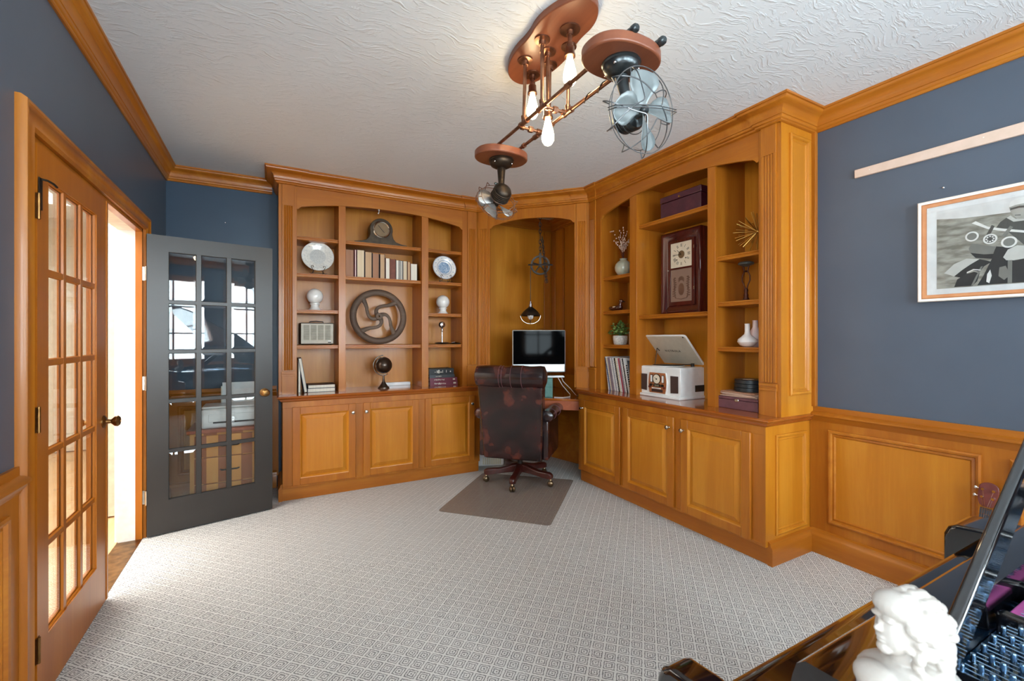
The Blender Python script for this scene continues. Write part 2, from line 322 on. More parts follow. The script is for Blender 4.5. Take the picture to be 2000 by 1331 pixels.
def thing(name, label, cat, loc=(0, 0, 0), rz=0, group=None):
    o = bpy.data.objects.new(name, None); COL.objects.link(o); o.empty_display_size = .05
    o.location = loc; o.rotation_euler = (0, 0, radians(rz)); return tag(o, label, cat, group)
def struct(o): o['kind'] = 'structure'; return o
def dup(root, loc=None, rz=None, label=None):
    r = root.copy(); COL.objects.link(r)
    if loc is not None: r.location = loc
    if rz is not None: r.rotation_euler = (0, 0, radians(rz))
    if label: r['label'] = label
    for ch in list(root.children):
        c = ch.copy(); COL.objects.link(c); c.parent = r
        for g in list(ch.children):
            d = g.copy(); COL.objects.link(d); d.parent = c
    return r
def tbox(name, m, parent, *b, bevel=.0015): return MB().box(*b).build(name, m, parent, bevel=bevel)
def text_mesh(name, body, size, m, parent, loc, rot, extrude=.0006, align='CENTER'):
    cu = bpy.data.curves.new(name, 'FONT'); cu.body = body; cu.size = size; cu.extrude = extrude; cu.align_x = align; cu.align_y = 'CENTER'; cu.resolution_u = 2; cu.space_character = 1.25
    tmp = bpy.data.objects.new(name, cu); COL.objects.link(tmp); bpy.context.view_layer.update()
    me = bpy.data.meshes.new_from_object(tmp.evaluated_get(bpy.context.evaluated_depsgraph_get())); bpy.data.objects.remove(tmp)
    o = bpy.data.objects.new(name, me); me.materials.clear(); me.materials.append(MATS[m]); COL.objects.link(o); o.parent = parent
    o.location = loc; o.rotation_euler = rot; return o
# ---------------------------------------------------------------- room shell
XL, XR, YB, YF, H = -0.74, 3.01, 4.52, -1.7, 2.73
struct(tbox('floor', 'carpet', None, XL, YF, -.05, XR, YB, 0, bevel=0))
struct(tbox('floor', 'hall_floor', None, -3.4, -.6, -.06, XL, 7.2, -.012, bevel=0))
struct(tbox('ceiling', 'ceiling_plaster', None, XL - .15, YF - .15, H, XR + .15, YB + .15, H + .1, bevel=0))
struct(tbox('ceiling', 'hall_white', None, -3.4, -.6, H, XL - .15, 7.2, H + .1, bevel=0))
def wall_with_holes(name, m, fixed, lo, hi, holes, axis, th):
    """fixed: inner face coordinate, th: signed thickness; holes = (a0, a1, z0, z1) along the wall"""
    b = MB(); cuts = sorted(holes)
    def blk(a0, a1, z0, z1):
        if a1 - a0 < 1e-4 or z1 - z0 < 1e-4: return
        if axis == 'y': b.box(fixed, a0, z0, fixed + th, a1, z1)
        else: b.box(a0, fixed, z0, a1, fixed + th, z1)
    a = lo
    for h0, h1, z0, z1 in cuts:
        blk(a, h0, 0, H); blk(h0, h1, 0, z0); blk(h0, h1, z1, H); a = h1
    blk(a, hi, 0, H)
    return struct(b.build(name, m, smooth=False))
DY0, DY1, DZ = 2.165, 3.775, 2.055
wall_with_holes('wall_left', 'navy_paint', XL, YF, YB, [(-1.2, .3, .8, 2.3), (DY0, DY1, 0, DZ)], 'y', -.12)
struct(tbox('wall_back', 'navy_shaded', None, XL - .12, YB, 0, XR + .12, YB + .12, H, bevel=0))
wall_with_holes('wall_right', 'navy_paint', XR, YF, YB, [(-1.2, -.3, 1.05, 2.35)], 'y', .12)
wall_with_holes('wall_front', 'navy_paint', YF, XL, XR, [(x - .36, x + .36, .95, 2.35) for x in WIN_X], 'x', -.12)
def window(n, axis, fixed, a0, a1, z0, z1, sgn, rows=3, cols=2):
    """fixed = inner wall face, sgn = direction into the wall"""
    b = MB(); w = .05
    def bar(x0, x1, zz0, zz1, d0, d1):
        if axis == 'x': b.box(x0, fixed + sgn * d0, zz0, x1, fixed + sgn * d1, zz1)
        else: b.box(fixed + sgn * d0, x0, zz0, fixed + sgn * d1, x1, zz1)
    for x0, x1, zz0, zz1 in ((a0 - .07, a0 + .02, z0 - .07, z1 + .07), (a1 - .02, a1 + .07, z0 - .07, z1 + .07), (a0, a1, z1 - .02, z1 + .07), (a0, a1, z0 - .07, z0 + .02)):
        bar(x0, x1, zz0, zz1, -.02, .1)
    for i in range(1, cols): c = a0 + (a1 - a0) * i / cols; bar(c - .012, c + .012, z0, z1, .03, .06)
    for i in range(1, rows): c = z0 + (z1 - z0) * i / rows; bar(a0, a1, c - .012, c + .012, .03, .06)
    f = struct(b.build('window_%d' % n, 'wood_v', smooth=False))
    g = MB()
    if axis == 'x': g.box(a0, fixed + sgn * .045, z0, a1, fixed + sgn * .049, z1)
    else: g.box(fixed + sgn * .045, a0, z0, fixed + sgn * .049, a1, z1)
    g.build('window_pane', 'pane_glass', f, smooth=False)
for i, x in enumerate(WIN_X): window(i + 1, 'x', YF, x - .36, x + .36, .95, 2.35, -1)
window(4, 'y', XL, -1.2, .3, .8, 2.3, -1, cols=3); window(5, 'y', XR, -1.2, -.3, 1.05, 2.35, 1)  # side windows added out of view to carry the extra fill and sun
# hall beyond the doors
struct(tbox('wall_hall_left', 'hall_white', None, -3.4, -.6, 0, -3.3, 7.2, H, bevel=0))
struct(tbox('wall_hall_end', 'hall_beige', None, -3.4, 7.1, 0, XL - .12, 7.2, H, bevel=0))
struct(tbox('wall_hall_near', 'hall_white', None, -3.4, -.6, 0, XL - .12, -.5, H, bevel=0))
struct(tbox('wall_hall_right', 'hall_white', None, XL - .13, 4.6, 0, XL - .12, 7.2, H, bevel=0))
struct(tbox('wall_hall_return', 'hall_beige', None, -1.13, 4.35, 0, XL - .12, 4.47, H, bevel=0))

# ---------------------------------------------------------------- mouldings
CR = [(0, 2.612), (.010, 2.612), (.014, 2.616), (.014, 2.625), (.019, 2.628), (.022, 2.634), (.022, 2.644), (.026, 2.646), (.027, 2.658), (.030, 2.670), (.036, 2.682), (.045, 2.692), (.057, 2.698), (.064, 2.702), (.068, 2.708), (.069, 2.716), (.076, 2.718), (.076, H), (0, H)]
RAIL = [(0, .905), (.013, .905), (.013, .876), (.036, .868), (.042, .861), (.042, .853), (.032, .846), (.028, .836), (.02, .828), (.014, .815), (0, .812)]
BASE = [(0, 0), (.026, 0), (.026, .105), (.022, .115), (.018, .122), (.016, .136), (.008, .143), (0, .145)]
def big(prof, k): return [(o * k, z) for o, z in prof]
# the room lies on the left of each path when walked counter-clockwise seen from above
def mould(name, prof, path, m): return struct(MB().sweep(path, prof).build(name, m))
mould('trim_1', CR, [(.02, YB), (XL, YB), (XL, YF), (XR, YF), (XR, 1.558)], 'wood_y')
mould('trim_2', RAIL, [(XL, 2.075), (XL, YF), (XR, YF), (XR, 1.556)], 'wood_y')
mould('trim_3', RAIL, [(.055, YB), (XL, YB), (XL, 3.85)], 'wood_x')
mould('baseboard_right', BASE, [(XL, 2.075), (XL, YF), (XR - .012, YF), (XR - .012, 1.565)], 'wood_y')
mould('baseboard_back', BASE, [(.055, YB - .012), (XL + .012, YB - .012), (XL + .012, 3.85)], 'wood_x')
# wainscot: flat field plus picture-frame moulding
PF = [(0, 0), (.012, 0), (.017, .006), (.024, .01), (.03, .018), (.038, .018), (.04, .012), (.045, 0)]
def frame_mould(b, a0, a1, z0, z1, w=.042, d=.018):
    """raised frame in (a, depth, z) space through b.T; mitred, w wide"""
    prof = [(0, 0), (.0, d * .75), (w * .2, d), (w * .42, d * .85), (w * .55, d * .3), (w * .8, d * .45), (w, 0)]
    rings = []
    for (a, z, sa, sz) in ((a0, z0, 1, 1), (a1, z0, -1, 1), (a1, z1, -1, -1), (a0, z1, 1, -1)):
        rings.append([(a + sa * o, h, z + sz * o) for o, h in prof])
    rings.append(rings[0]); b.loft(rings, cap=False)
def wainscot(name, T, segs, field, m='wood_v'):
    f = MB(T); f.box(field[0], 0, .1, field[1], .012, .82); w = struct(f.build(name, m, smooth=False))
    for a0, a1 in segs:
        b = MB(T); b.box(a0 + .03, .0119, .24, a1 - .03, .0135, .74); b.build('panel', 'panel_v', w, smooth=False)
        b = MB(lambda a, d, z: T(a, d + .012, z)); frame_mould(b, a0, a1, .205, .772); b.build('panel_moulding', 'wood_x', w)
wainscot('trim_4', lambda a, d, z: (XR - d, a, z), [(.797, 1.463), (.03, .702), (-.75, -.065), (-1.6, -.85)], (YF, 1.57))
wainscot('trim_5', lambda a, d, z: (XL + d, a, z), [(1.28, 1.98), (.5, 1.2), (-.3, .42), (-1.6, -.4)], (YF, 2.07))
wainscot('trim_6', lambda a, d, z: (a, YB - d, z), [(-.66, -.03)], (XL, .07))
wainscot('trim_7', lambda a, d, z: (a, YF + d, z), [(-.66, .2), (.3, 1.2), (1.3, 2.2)], (XL, XR))
# door casing
def casing():
    b = MB(); x0 = XL - .005
    cas = [(0, 0), (.0, .02), (.012, .028), (.03, .022), (.06, .024), (.072, .034), (.082, .034), (.09, .02), (.09, 0)]
    o0, o1, zt = DY0 - .0, DY1 + .0, DZ
    rings = []
    for (y, z, sy, sz) in ((o0, 0, -1, 0), (o0, zt, -1, 1), (o1, zt, 1, 1), (o1, 0, 1, 0)):
        rings.append([(x0 + d, y + sy * w, z + sz * w) for w, d in cas])
    b.loft(rings)
    for xa, xb in ((XL - .036, XL - .001),):
        b.box(xa, DY0 - .001, 0, xb, DY0 + .02, DZ); b.box(xa, DY1 - .02, 0, xb, DY1 + .001, DZ); b.box(xa, DY0, DZ - .02, xb, DY1, DZ + .001)
    
    rings = []
    for (y, z, sy, sz) in ((o0, 0, -1, 0), (o0, zt, -1, 1), (o1, zt, 1, 1), (o1, 0, 1, 0)):
        rings.append([(XL - .12 - d, y + sy * w, z + sz * w) for w, d in cas])
    w_ = MB(); w_.loft(rings)
    w_.box(XL - .125, DY0 - .001, 0, XL - .036, DY0 + .02, DZ); w_.box(XL - .125, DY1 - .02, 0, XL - .036, DY1 + .001, DZ); w_.box(XL - .125, DY0, DZ - .02, XL - .036, DY1, DZ + .001)
    struct(w_.build('trim_11', 'hall_white'))
    return struct(b.build('trim_8', 'wood_v'))
casing()
struct(tbox('trim_9', 'antique_brass', None, XL - .13, DY0, -.012, XL + .0, DY1, .002, bevel=0))

# ---------------------------------------------------------------- french doors
def french_door(name, origin, dirv, m, label, px0, knob_s, face=1):
    """local frame: s along the leaf from its hinge, t out of the leaf toward the room, z up"""
    d = Vector(dirv).normalized(); n = Vector((d.y, -d.x)) * face
    root = bpy.data.objects.new(name, None); COL.objects.link(root); root.location = (origin[0], origin[1], 0); root['label'] = label; root['category'] = 'door'; struct(root)
    T = lambda s, t, z: (d.x * s + n.x * t, d.y * s + n.y * t, z)
    wd, ht, th = .755, 2.025, .038
    cols = [px0 + i * .183 for i in range(3)]; rows = [.23 + i * .339 for i in range(5)]
    pw, ph = .161, .322
    b = MB(T)
    xs = [0] + [v for c in cols for v in (c, c + pw)] + [wd]; zs = [.01] + [v for r in rows for v in (r, r + ph)] + [ht]
    zs[-2] = 1.92
    for i in (0, 6): b.box(xs[i], 0, .01, xs[i + 1], -th, ht)
    for i in (2, 4): b.box(xs[i], -.006, zs[1], xs[i + 1], -.026, zs[10])
    for j in (0, 10): b.box(xs[1], 0, zs[j], xs[6], -th, zs[j + 1])
    for j in (2, 4, 6, 8): b.box(xs[1], -.007, zs[j], xs[6], -.025, zs[j + 1])
    b.build('door_leaf', m, root, smooth=False)
    for i in range(3):
        for j in range(5):
            x0, x1, z0, z1 = xs[1 + 2 * i], xs[2 + 2 * i], zs[1 + 2 * j], zs[2 + 2 * j]
            g = MB(T); k = .022
            outer = [(x0, z0), (x1, z0), (x1, z1), (x0, z1)]; inner = [(x0 + k, z0 + k), (x1 - k, z0 + k), (x1 - k, z1 - k), (x0 + k, z1 - k)]
            g.loft([[(x, -.018, z) for x, z in outer], [(x, -.0155, z) for x, z in outer], [(x, -.012, z) for x, z in inner]])
            p = g.build('glass_pane', 'pane_glass', root, smooth=False)
            e = MB(T); w = .006
            for t0, t1 in ((-.013, -.006), (-.026, -.019)):
                r = []
                for (x, z, sx, sz) in ((x0, z0, 1, 1), (x1, z0, -1, 1), (x1, z1, -1, -1), (x0, z1, 1, -1)):
                    tf, tb = (t1, t0) if t0 > -.02 else (t0, t1)
                    r.append([(x, tf, z), (x + sx * w * .4, tf, z + sz * w * .4), (x + sx * w, tb, z + sz * w), (x, tb, z)])
                r.append(r[0]); e.loft(r, cap=False)
            e.build('glazing_bead', m, p)
    kb = MB(T)
    for sg, off in ((1, 0), (-1, -th)):
        f = lambda t: off + sg * t
        kb.lathe([(.001, f(0)), (.031, f(0)), (.031, f(.004)), (.024, f(.009)), (.012, f(.012)), (.010, f(.03)), (.016, f(.036)), (.025, f(.045)), (.027, f(.056)), (.02, f(.064)), (.009, f(.066)), (.008, f(.061)), (.001, f(.061))], 24, (knob_s, 0, .915), axis='y')
    kb.build('door_knob', 'antique_brass', root)
    return root, T
r1, T1 = french_door('door_1', (XL + .015, 2.195), (0, 1), 'door_wood', 'closed wooden french door leaf with fifteen bevelled glass panes, left of the opening', .092, .715)
MB(T1).box(.755, .004, .01, .775, -.02, 2.025).build('astragal', 'door_wood', r1, bevel=.003)
for z in (.22, 1.04, 1.80):
    b = MB(T1); b.box(-.012, -.002, z - .045, .014, .0025, z + .045); b.cyl((-.002, .005, z - .046), (-.002, .005, z + .046), .005, 8); b.build('hinge', 'antique_brass', r1)
b = MB(T1); b.box(.0, .003, 1.79, .025, .006, 1.905); b.tube([(.012, .006, 1.9), (.022, .02, 1.9), (.04, .03, 1.895), (.058, .034, 1.888)], .004, 8); b.build('door_closer', 'bronze_dark', r1)
r2, T2 = french_door('door_2', (-.715, 3.747), (.729, .175), 'door_charcoal', 'charcoal painted french door leaf standing open in front of the back wall', .113, .698)
for z in (.27, 1.03, 1.76):
    b = MB(T2); b.cyl((-.004, .0, z - .047), (-.004, .0, z + .047), .006, 8); b.box(-.045, -.03, z - .045, -.004, -.026, z + .045); b.box(-.005, -.034, z - .045, .002, -.001, z + .045); b.build('hinge', 'nickel', r2)

# ---------------------------------------------------------------- built-in joinery
def face_door(parent, T, u0, u1, z0, z1, knob_u, knob_z=.69, grain='wood_v'):
    """raised-panel cupboard door; T(u, v, z), v<0 is toward the room"""
    b = MB(T); w = .058
    b.box(u0, -.018, z0, u0 + w, 0, z1); b.box(u1 - w, -.018, z0, u1, 0, z1)
    b.box(u0 + w, -.018, z0, u1 - w, 0, z0 + w); b.box(u0 + w, -.018, z1 - w, u1 - w, 0, z1)
    d = b.build('door', grain, parent, bevel=.003)
    p = MB(T); a0, a1, c0, c1 = u0 + w - .002, u1 - w + .002, z0 + w - .002, z1 - w + .002
    R = lambda i, v: [(a0 + i, v, c0 + i), (a1 - i, v, c0 + i), (a1 - i, v, c1 - i), (a0 + i, v, c1 - i)]
    p.loft([R(0, 0), R(0, -.019), R(.006, -.017), R(.012, -.010), R(.016, -.005), R(.045, -.015), R(.047, -.0165)])
    p.build('raised_panel', 'panel_v', d, ang=20)
    k = MB(T); k.lathe([(.001, -.018), (.008, -.018), (.006, -.022), (.005, -.03), (.012, -.037), (.0155, -.042), (.014, -.047), (.007, -.05), (.001, -.0505)], 18, (knob_u, 0, knob_z), axis='y')
    k.build('knob', 'nickel', d)
    return d
def base_cabinet(T, L, loc, label, doors, endlen, end_frame):
    t = thing('base_cabinet', label, 'cabinet', loc)
    b = MB(T)
    b.box(0, .002, .105, L, .022, .822)                     # face frame
    b.box(-.0006, -.0006, .76, L + .0006, .021, .8215); b.box(-.0006, -.0006, .1055, L + .0006, .021, .125)
    b.box(0, .022, .105, .02, endlen, .822); b.box(L - .02, .022, .105, L, endlen, .822); b.box(0, .022, .105, L, endlen, .125); b.box(.02, endlen - .01, .125, L - .02, endlen, .822)
    b.build('carcass', 'wood_v', t, bevel=.002)
    b = MB(T); b.box(-.004, .028, 0, L - .0, .045, .105); b.build('toe_board', 'wood_x' if T(1, 0, 0)[0] else 'wood_y', t, bevel=.002)
    b = MB(T); pr = [(-.03, 0), (-.03, .098), (-.026, .108), (-.02, .114), (-.018, .13), (-.008, .138), (0, .14), (0, 0)]
    b.loft([[(u, .02, z) for u, z in pr], [(u, endlen, z) for u, z in pr]]); b.build('end_baseboard', 'wood_x', t)
    for a in doors: face_door(t, T, *a)
    if end_frame:
        v0, v1 = end_frame
        e = MB(lambda a, d, z: T(-d, a, z)); e.box(-.0004, -.001, .106, endlen, .003, .821); frame_mould(e, v0, v1, .16, .755, .04, .016); e.build('end_panel', 'panel_v', t)
    return t
# left run along the back wall, mirrored run along the right wall
TLb = lambda u, v, z: (u, v, z); TRb = lambda u, v, z: (v, u, z)
bl = base_cabinet(TLb, 1.747, (.092, 4.05, 0), 'left base cabinet with three raised-panel doors under the back wall bookcase',
    [(.071, .563, .125, .765, .538), (.627, 1.121, .125, .765, .649), (1.184, 1.686, .125, .765, 1.652)], .44, None)
br = base_cabinet(TRb, 1.788, (2.54, 1.575, 0), 'right base cabinet with three raised-panel doors under the right wall bookcase',
    [(.083, .595, .12, .765, .572), (.659, 1.175, .12, .765, .698 - .0), (1.215, 1.737, .12, .765, 1.707)], .462, (.09, .415))
# counters
def counter(label, path_out, poly, m):
    t = thing('countertop', label, 'countertop', (poly[0][0], poly[0][1], .82))
    ox, oy = poly[0][0], poly[0][1]
    b = MB(lambda x, y, z: (x - ox, y - oy, z - .82)); b.prism(poly, .838, .86); b.build('worktop', m, t, smooth=False)
    b = MB(lambda x, y, z: (x - ox, y - oy, z - .82)); b.sweep(path_out, [(0, .858), (.03, .858), (.036, .855), (.036, .848), (.03, .843), (.026, .836), (.018, .832), (.014, .822), (.004, .812), (0, .81)]); b.build('edge_moulding', m, t)
    return t
counter('long wooden countertop under the left bookcase, globe and stacked books on it',
    [(1.839, 4.046), (.088, 4.046), (.088, YB)],
    [(.06, 4.02), (1.85, 4.02), (1.90, 4.10), (1.90, YB), (.06, YB)], 'counter_x')
counter('long wooden countertop under the right bookcase, record player on it',
    [(XR, 1.571), (2.536, 1.571), (2.536, 3.363)],
    [(2.51, 1.55), (XR, 1.55), (XR, 3.45), (2.60, 3.45), (2.51, 3.37)], 'counter_y')

ZT = 2.60
def arch_pts(u0, u1, zs, zc, n=28):
    """valance lower edge: small ogee at each spring then a flat arc"""
    e = .035; pts = [(u0, zs - .012), (u0 + .012, zs - .012), (u0 + .018, zs - .004), (u0 + e, zs + .012)]
    zb = zs + .012
    for i in range(1, n):
        s = i / n; u = u0 + e + (u1 - u0 - 2 * e) * s; pts.append((u, zb + (zc - zb) * (1 - abs(2 * s - 1) ** 2.3)))
    return pts + [(u1 - e, zs + .012), (u1 - .018, zs - .004), (u1 - .012, zs - .012), (u1, zs - .012)]
def pilaster(parent, T, u0, u1, z0=.86, z1=ZT + .02, flutes=4, horiz='wood_v'):
    b = MB(T); w = u1 - u0; pts = [(u0, 0), (u0, -.012)]
    fw = w * .72 / flutes; s0 = u0 + w * .14
    for i in range(flutes):
        a = s0 + i * fw; pts += [(a + fw * .14, -.012), (a + fw * .3, -.006), (a + fw * .5, -.0035), (a + fw * .7, -.006), (a + fw * .86, -.012)]
    pts += [(u1, -.012), (u1, 0)]
    b.loft([[(u, v, 1.063) for u, v in pts], [(u, v, 2.44) for u, v in pts]])
    b.box(u0, -.012, 2.44, u1, 0, z1); b.box(u0 - .002, -.013, z0, u1 + .002, 0, 1.012)
    for z, o in ((1.012, .019), (1.026, .014), (1.04, .021)): b.box(u0 - .006, -o, z, u1 + .006, 0, z + .015)
    return b.build('pilaster', 'wood_v', parent, bevel=.0012)
def crown_part(parent, T, segs, flip):
    """segs = path in (u, v) of the frieze line that carries the crown"""
    prof = [(o * 1.32, z) for o, z in CR]
    pts = [T(u, v, 0)[:2] for u, v in segs]
    if flip: pts = pts[::-1]
    b = MB(); b.sweep(pts, prof); return b.build('crown', 'wood_x', parent)
def shelf(parent, T, u0, u1, z, m, v0=.03, v1=.325):
    pr = [(v1, z), (v0 + .004, z), (v0, z - .003), (v0, z - .009), (v0 + .006, z - .013), (v0 + .006, z - .018), (v0 + .001, z - .022), (v0 + .001, z - .028), (v0 + .005, z - .032), (v1, z - .032)]
    return MB(T).loft([[(u0, v, zz) for v, zz in pr], [(u1, v, zz) for v, zz in pr]]).build('shelf', m, parent)
def bookcase(T, loc, L, label, op, dv, pil, side, mid, hm, crest, flip, vd=.345):
    t = thing('bookcase', label, 'bookcase', loc)
    (o0, o1) = op
    for a, c in ((0, o0), (o1, L)): MB(T).box(a, 0, .86, c, .02, ZT + .02).build('stile', 'wood_v', t, bevel=.0015)
    for a, c in ((0, .02), (o0 - .018, o0), (o1, o1 + .018), (L - .02, L)): MB(T).box(a, .02, .86, c, vd, ZT).build('side_panel', 'wood_v', t, smooth=False)
    b = MB(T); b.box(0, .02, ZT - .02, L, vd, ZT); b.build('top_board', hm, t, smooth=False)
    b = MB(T); b.box(o0, vd - .018, .86, o1, vd - .004, ZT); b.build('back_panel', 'panel_v', t, smooth=False)
    for a, c in dv: MB(T).box(a, .004, .86, c, vd - .018, ZT).build('divider', 'wood_v', t, bevel=.0015)
    ap = arch_pts(o0, o1, 2.435, crest); b = MB(T)
    poly = [(o0, ZT + .02)] + ap + [(o1, ZT + .02)]
    b.loft([[(u, 0, z) for u, z in poly], [(u, .02, z) for u, z in poly]]); b.tube([(u, -.001, z + .002) for u, z in ap], .0035, 6)
    b.build('valance', hm, t, ang=25)
    for a, c in pil: pilaster(t, T, a, c)
    bays = [(o0, dv[0][0]), (dv[0][1], dv[1][0]), (dv[1][1], o1)]
    for z in side: shelf(t, T, bays[0][0], bays[0][1], z, hm); shelf(t, T, bays[2][0], bays[2][1], z, hm)
    for z in mid: shelf(t, T, bays[1][0], bays[1][1], z, hm)
    p0, p1 = pil
    crown_part(t, T, [(0, vd + .002), (0, -.012), (p0[1] + .006, -.012), (p0[1] + .006, .0), (p1[0] - .006, 0), (p1[0] - .006, -.012), (L + .0, -.012)], flip)
    return t
TL = lambda u, v, z: (u, v, z); TR = lambda u, v, z: (v, u, z)
bkl = bookcase(TL, (.065, 4.17, 0), 1.795, 'left built-in bookcase with arched valance, iron wheel on its middle shelf', (.137, 1.637), [(.469, .528), (1.22, 1.286)], [(.026, .118), (1.69, 1.79)],
    (2.204, 1.889, 1.577, 1.27), (2.205, 1.887, 1.27), 'wood_x', 2.515, True)
bkr = bookcase(TR, (2.66, 1.555, 0), 1.79, 'right built-in bookcase with arched valance, record player and dark wall clock in its middle', (.137, 1.634), [(.446, .507), (1.186, 1.266)], [(.024, .118), (1.70, 1.785)],
    (1.888, 1.577, 1.272), (2.268, 1.52), 'wood_y', 2.53, False)
e = MB(lambda a, d, z: TR(-d, a, z)); e.box(-.0, 0, .86, .345, .003, 2.63); frame_mould(e, .075, .29, .985, 2.562, .045, .02); e.build('end_panel', 'panel_v', bkr)
# vertical scribe strip where the bookcase meets the wall
struct(MB().box(XR - .03, 1.53, .905, XR, 1.556, 2.62).build('trim_10', 'wood_v', bevel=.003))
# corner alcove
A, B = Vector((1.862, 4.168)), Vector((2.662, 3.343)); DL = (B - A).length; dd = (B - A) / DL; nn = Vector((dd.y, -dd.x)) * -1
if nn.dot(Vector((1, 1))) < 0: nn = -nn
alc = thing('corner_alcove', 'diagonal desk alcove between the bookcases, arched opening and fluted pilasters', 'alcove', (A.x, A.y, 0))
TD = lambda s, v, z: (dd.x * s + nn.x * v, dd.y * s + nn.y * v, z)
for a, c in ((0, .139), (.999, DL)): MB(TD).box(a, 0, .86, c, .02, ZT + .02).build('stile', 'wood_v', alc, bevel=.0015)
ap = arch_pts(.139, .999, 2.452, 2.514); poly = [(.139, ZT + .02)] + ap + [(.999, ZT + .02)]
b = MB(TD); b.loft([[(u, 0, z) for u, z in poly], [(u, .02, z) for u, z in poly]]); b.tube([(u, -.001, z + .002) for u, z in ap], .0035, 6); b.build('valance', 'wood_v', alc, ang=25)
pilaster(alc, TD, .022, .118); pilaster(alc, TD, 1.02, 1.118)
crown_part(alc, TD, [(.0, -.012), (.124, -.012), (.124, 0), (1.014, 0), (1.014, -.012), (DL, -.012)], True).location = (0, 0, 0)
ax, ay = A.x, A.y
MB().box(1.862 - ax, 4.50 - ay, .75, 3.006 - ax, 4.516 - ay, H).build('back_panel', 'panel_v', alc, smooth=False); MB().box(2.99 - ax, 3.343 - ay, .75, 3.006 - ax, 4.50 - ay, H).build('back_panel', 'panel_v', alc, smooth=False)
for a0, a1, h_ in ((1.87, 1.93, .012), (2.88, 2.97, .014)): MB(lambda a, d, z: (a - ax, 4.50 - d - ay, z)).box(a0, 0, .755, a1, h_, 2.6).build('panel_moulding', 'wood_v', alc, bevel=.004)
for a0, a1, h_ in ((4.40, 4.485, .014), (4.22, 4.25, .016)): MB(lambda a, d, z: (2.99 - d - ax, a - ay, z)).box(a0, 0, .755, a1, h_, 2.6).build('panel_moulding', 'wood_v', alc, bevel=.004)
MB(lambda a, d, z: (2.99 - d - ax, a - ay, z)).box(3.45, 0, .92, 4.39, .012, .99).build('panel_moulding', 'wood_v', alc, bevel=.004)
b = MB(lambda x, y, z: (x - ax, y - ay, z)); b.sweep([(2.99, 3.36), (2.99, 4.50), (1.87, 4.50)], CR); b.build('inner_crown', 'wood_x', alc)
# desk in the alcove
dk = thing('corner_desk', 'built-in wooden corner desk with a shallow drawer, computer on it', 'desk', (2.19, 3.71, 0))
sd = Vector((.7, -.687)).normalized(); P0 = Vector((1.87, 4.08)); P1 = Vector((2.57, 3.40)); dsh = lambda x, y, z: (x - 2.19, y - 3.71, z)
b = MB(dsh); b.prism([(P0.x, P0.y), (P1.x, P1.y), (2.985, 3.40), (2.985, 4.495), (1.87, 4.495)], .73, .75); b.build('desktop', 'counter_x', dk, bevel=.004)
b = MB(dsh); b.prism([(P0.x + .02, P0.y + .02), (P1.x + .012, P1.y + .012), (P1.x + .03, P1.y + .03), (P0.x + .035, P0.y + .035)], .64, .73); b.build('drawer', 'plank_red', dk, bevel=.003)
b = MB(dsh); b.prism([(2.72, 4.4), (2.96, 3.42), (2.98, 3.42), (2.98, 4.45), (2.74, 4.45)], 0, .73); b.box(1.88, 4.44, 0, 2.75, 4.455, .73); b.build('knee_panel', 'wood_x', dk, smooth=False)
# ---------------------------------------------------------------- left bookcase contents
def easel_wire(t, R):
    for s in (-1, 1):
        sp = [(s * (.045 + (.014 - .0018 * k) * cos(k * .75) * 1.0), -.062, .062 + (.014 - .0018 * k) * sin(k * .75)) for k in range(9)][::-1]
        b = MB(); b.tube([(s * .04, .06, .004), (s * .045, .0, .016), (s * .043, -.045, .012), (s * .036, -.06, .025)] + [(s * .052, -.062, .05)] + sp[::-1], .0022, 6)
        b.tube([(s * .043, -.045, .012), (s * .06, -.055, .004), (s * .07, -.05, .012)], .002, 6); b.build('side_wire', 'iron_dark', t)
    b = MB(); b.tube([(-.044, .0, .016), (.044, .0, .016)], .002, 6); b.tube([(-.044, .0, .016), (0, .045, .13), (.044, .0, .016)], .002, 6); b.build('back_wire', 'iron_dark', t)
def plate(name, label, loc, R, rim, mid, ink):
    t = thing(name, label, 'plate', loc)
    M = Matrix.Translation((0, 0, R + .012)) @ Matrix.Rotation(radians(-12), 4, 'X')
    b = MB(); b.xf(M); b.lathe([(.001, -.002), (R * .55, -.002), (R * .62, -.008), (R * .98, -.018), (R, -.016), (R, -.012), (R * .97, -.010), (R * .62, .0), (R * .55, .006), (.001, .006)], 48, (0, 0, 0), axis='y'); b.build('dish', rim, t)
    b = MB(); b.xf(M); b.lathe([(.001, -.0032), (R * .5, -.0032), (R * .5, -.002), (.001, -.002)], 40, axis='y'); 
    for i in range(14):
        a = 2 * pi * i / 14; b.ball((R * .82 * cos(a), -.0135, R * .82 * sin(a)), R * .07, 8, 5, (1, .12, .6))
    b.build('printed_design', ink, t)
    if mid:
        b = MB(); b.xf(M)
        for r0 in (.60, .955): b.lathe([(R * r0, -.0105 if r0 < .7 else -.0175), (R * (r0 + .025), -.0115 if r0 < .7 else -.018), (R * (r0 + .025), -.006), (R * r0, -.006)], 48, axis='y')
        b.build('painted_ring', mid, t)
    return t
plate('decorative_plate', 'large cream patterned plate on a black wire easel, second shelf of the left bookcase', (.373, 4.27, 1.905), .132, 'plate_glaze', None, 'plate_print')
plate('decorative_plate', 'blue and white scenic plate on the right bay of the left bookcase', (1.545, 4.27, 1.905), .122, 'white_ceramic', 'blue_ink', 'plate_blue')
for x, w in ((.373, 'cream patterned'), (1.545, 'blue and white')):
    t = thing('plate_stand', 'black curled wire easel holding the %s plate' % w, 'plate stand', (x, 4.27, 1.889)); easel_wire(t, .12)
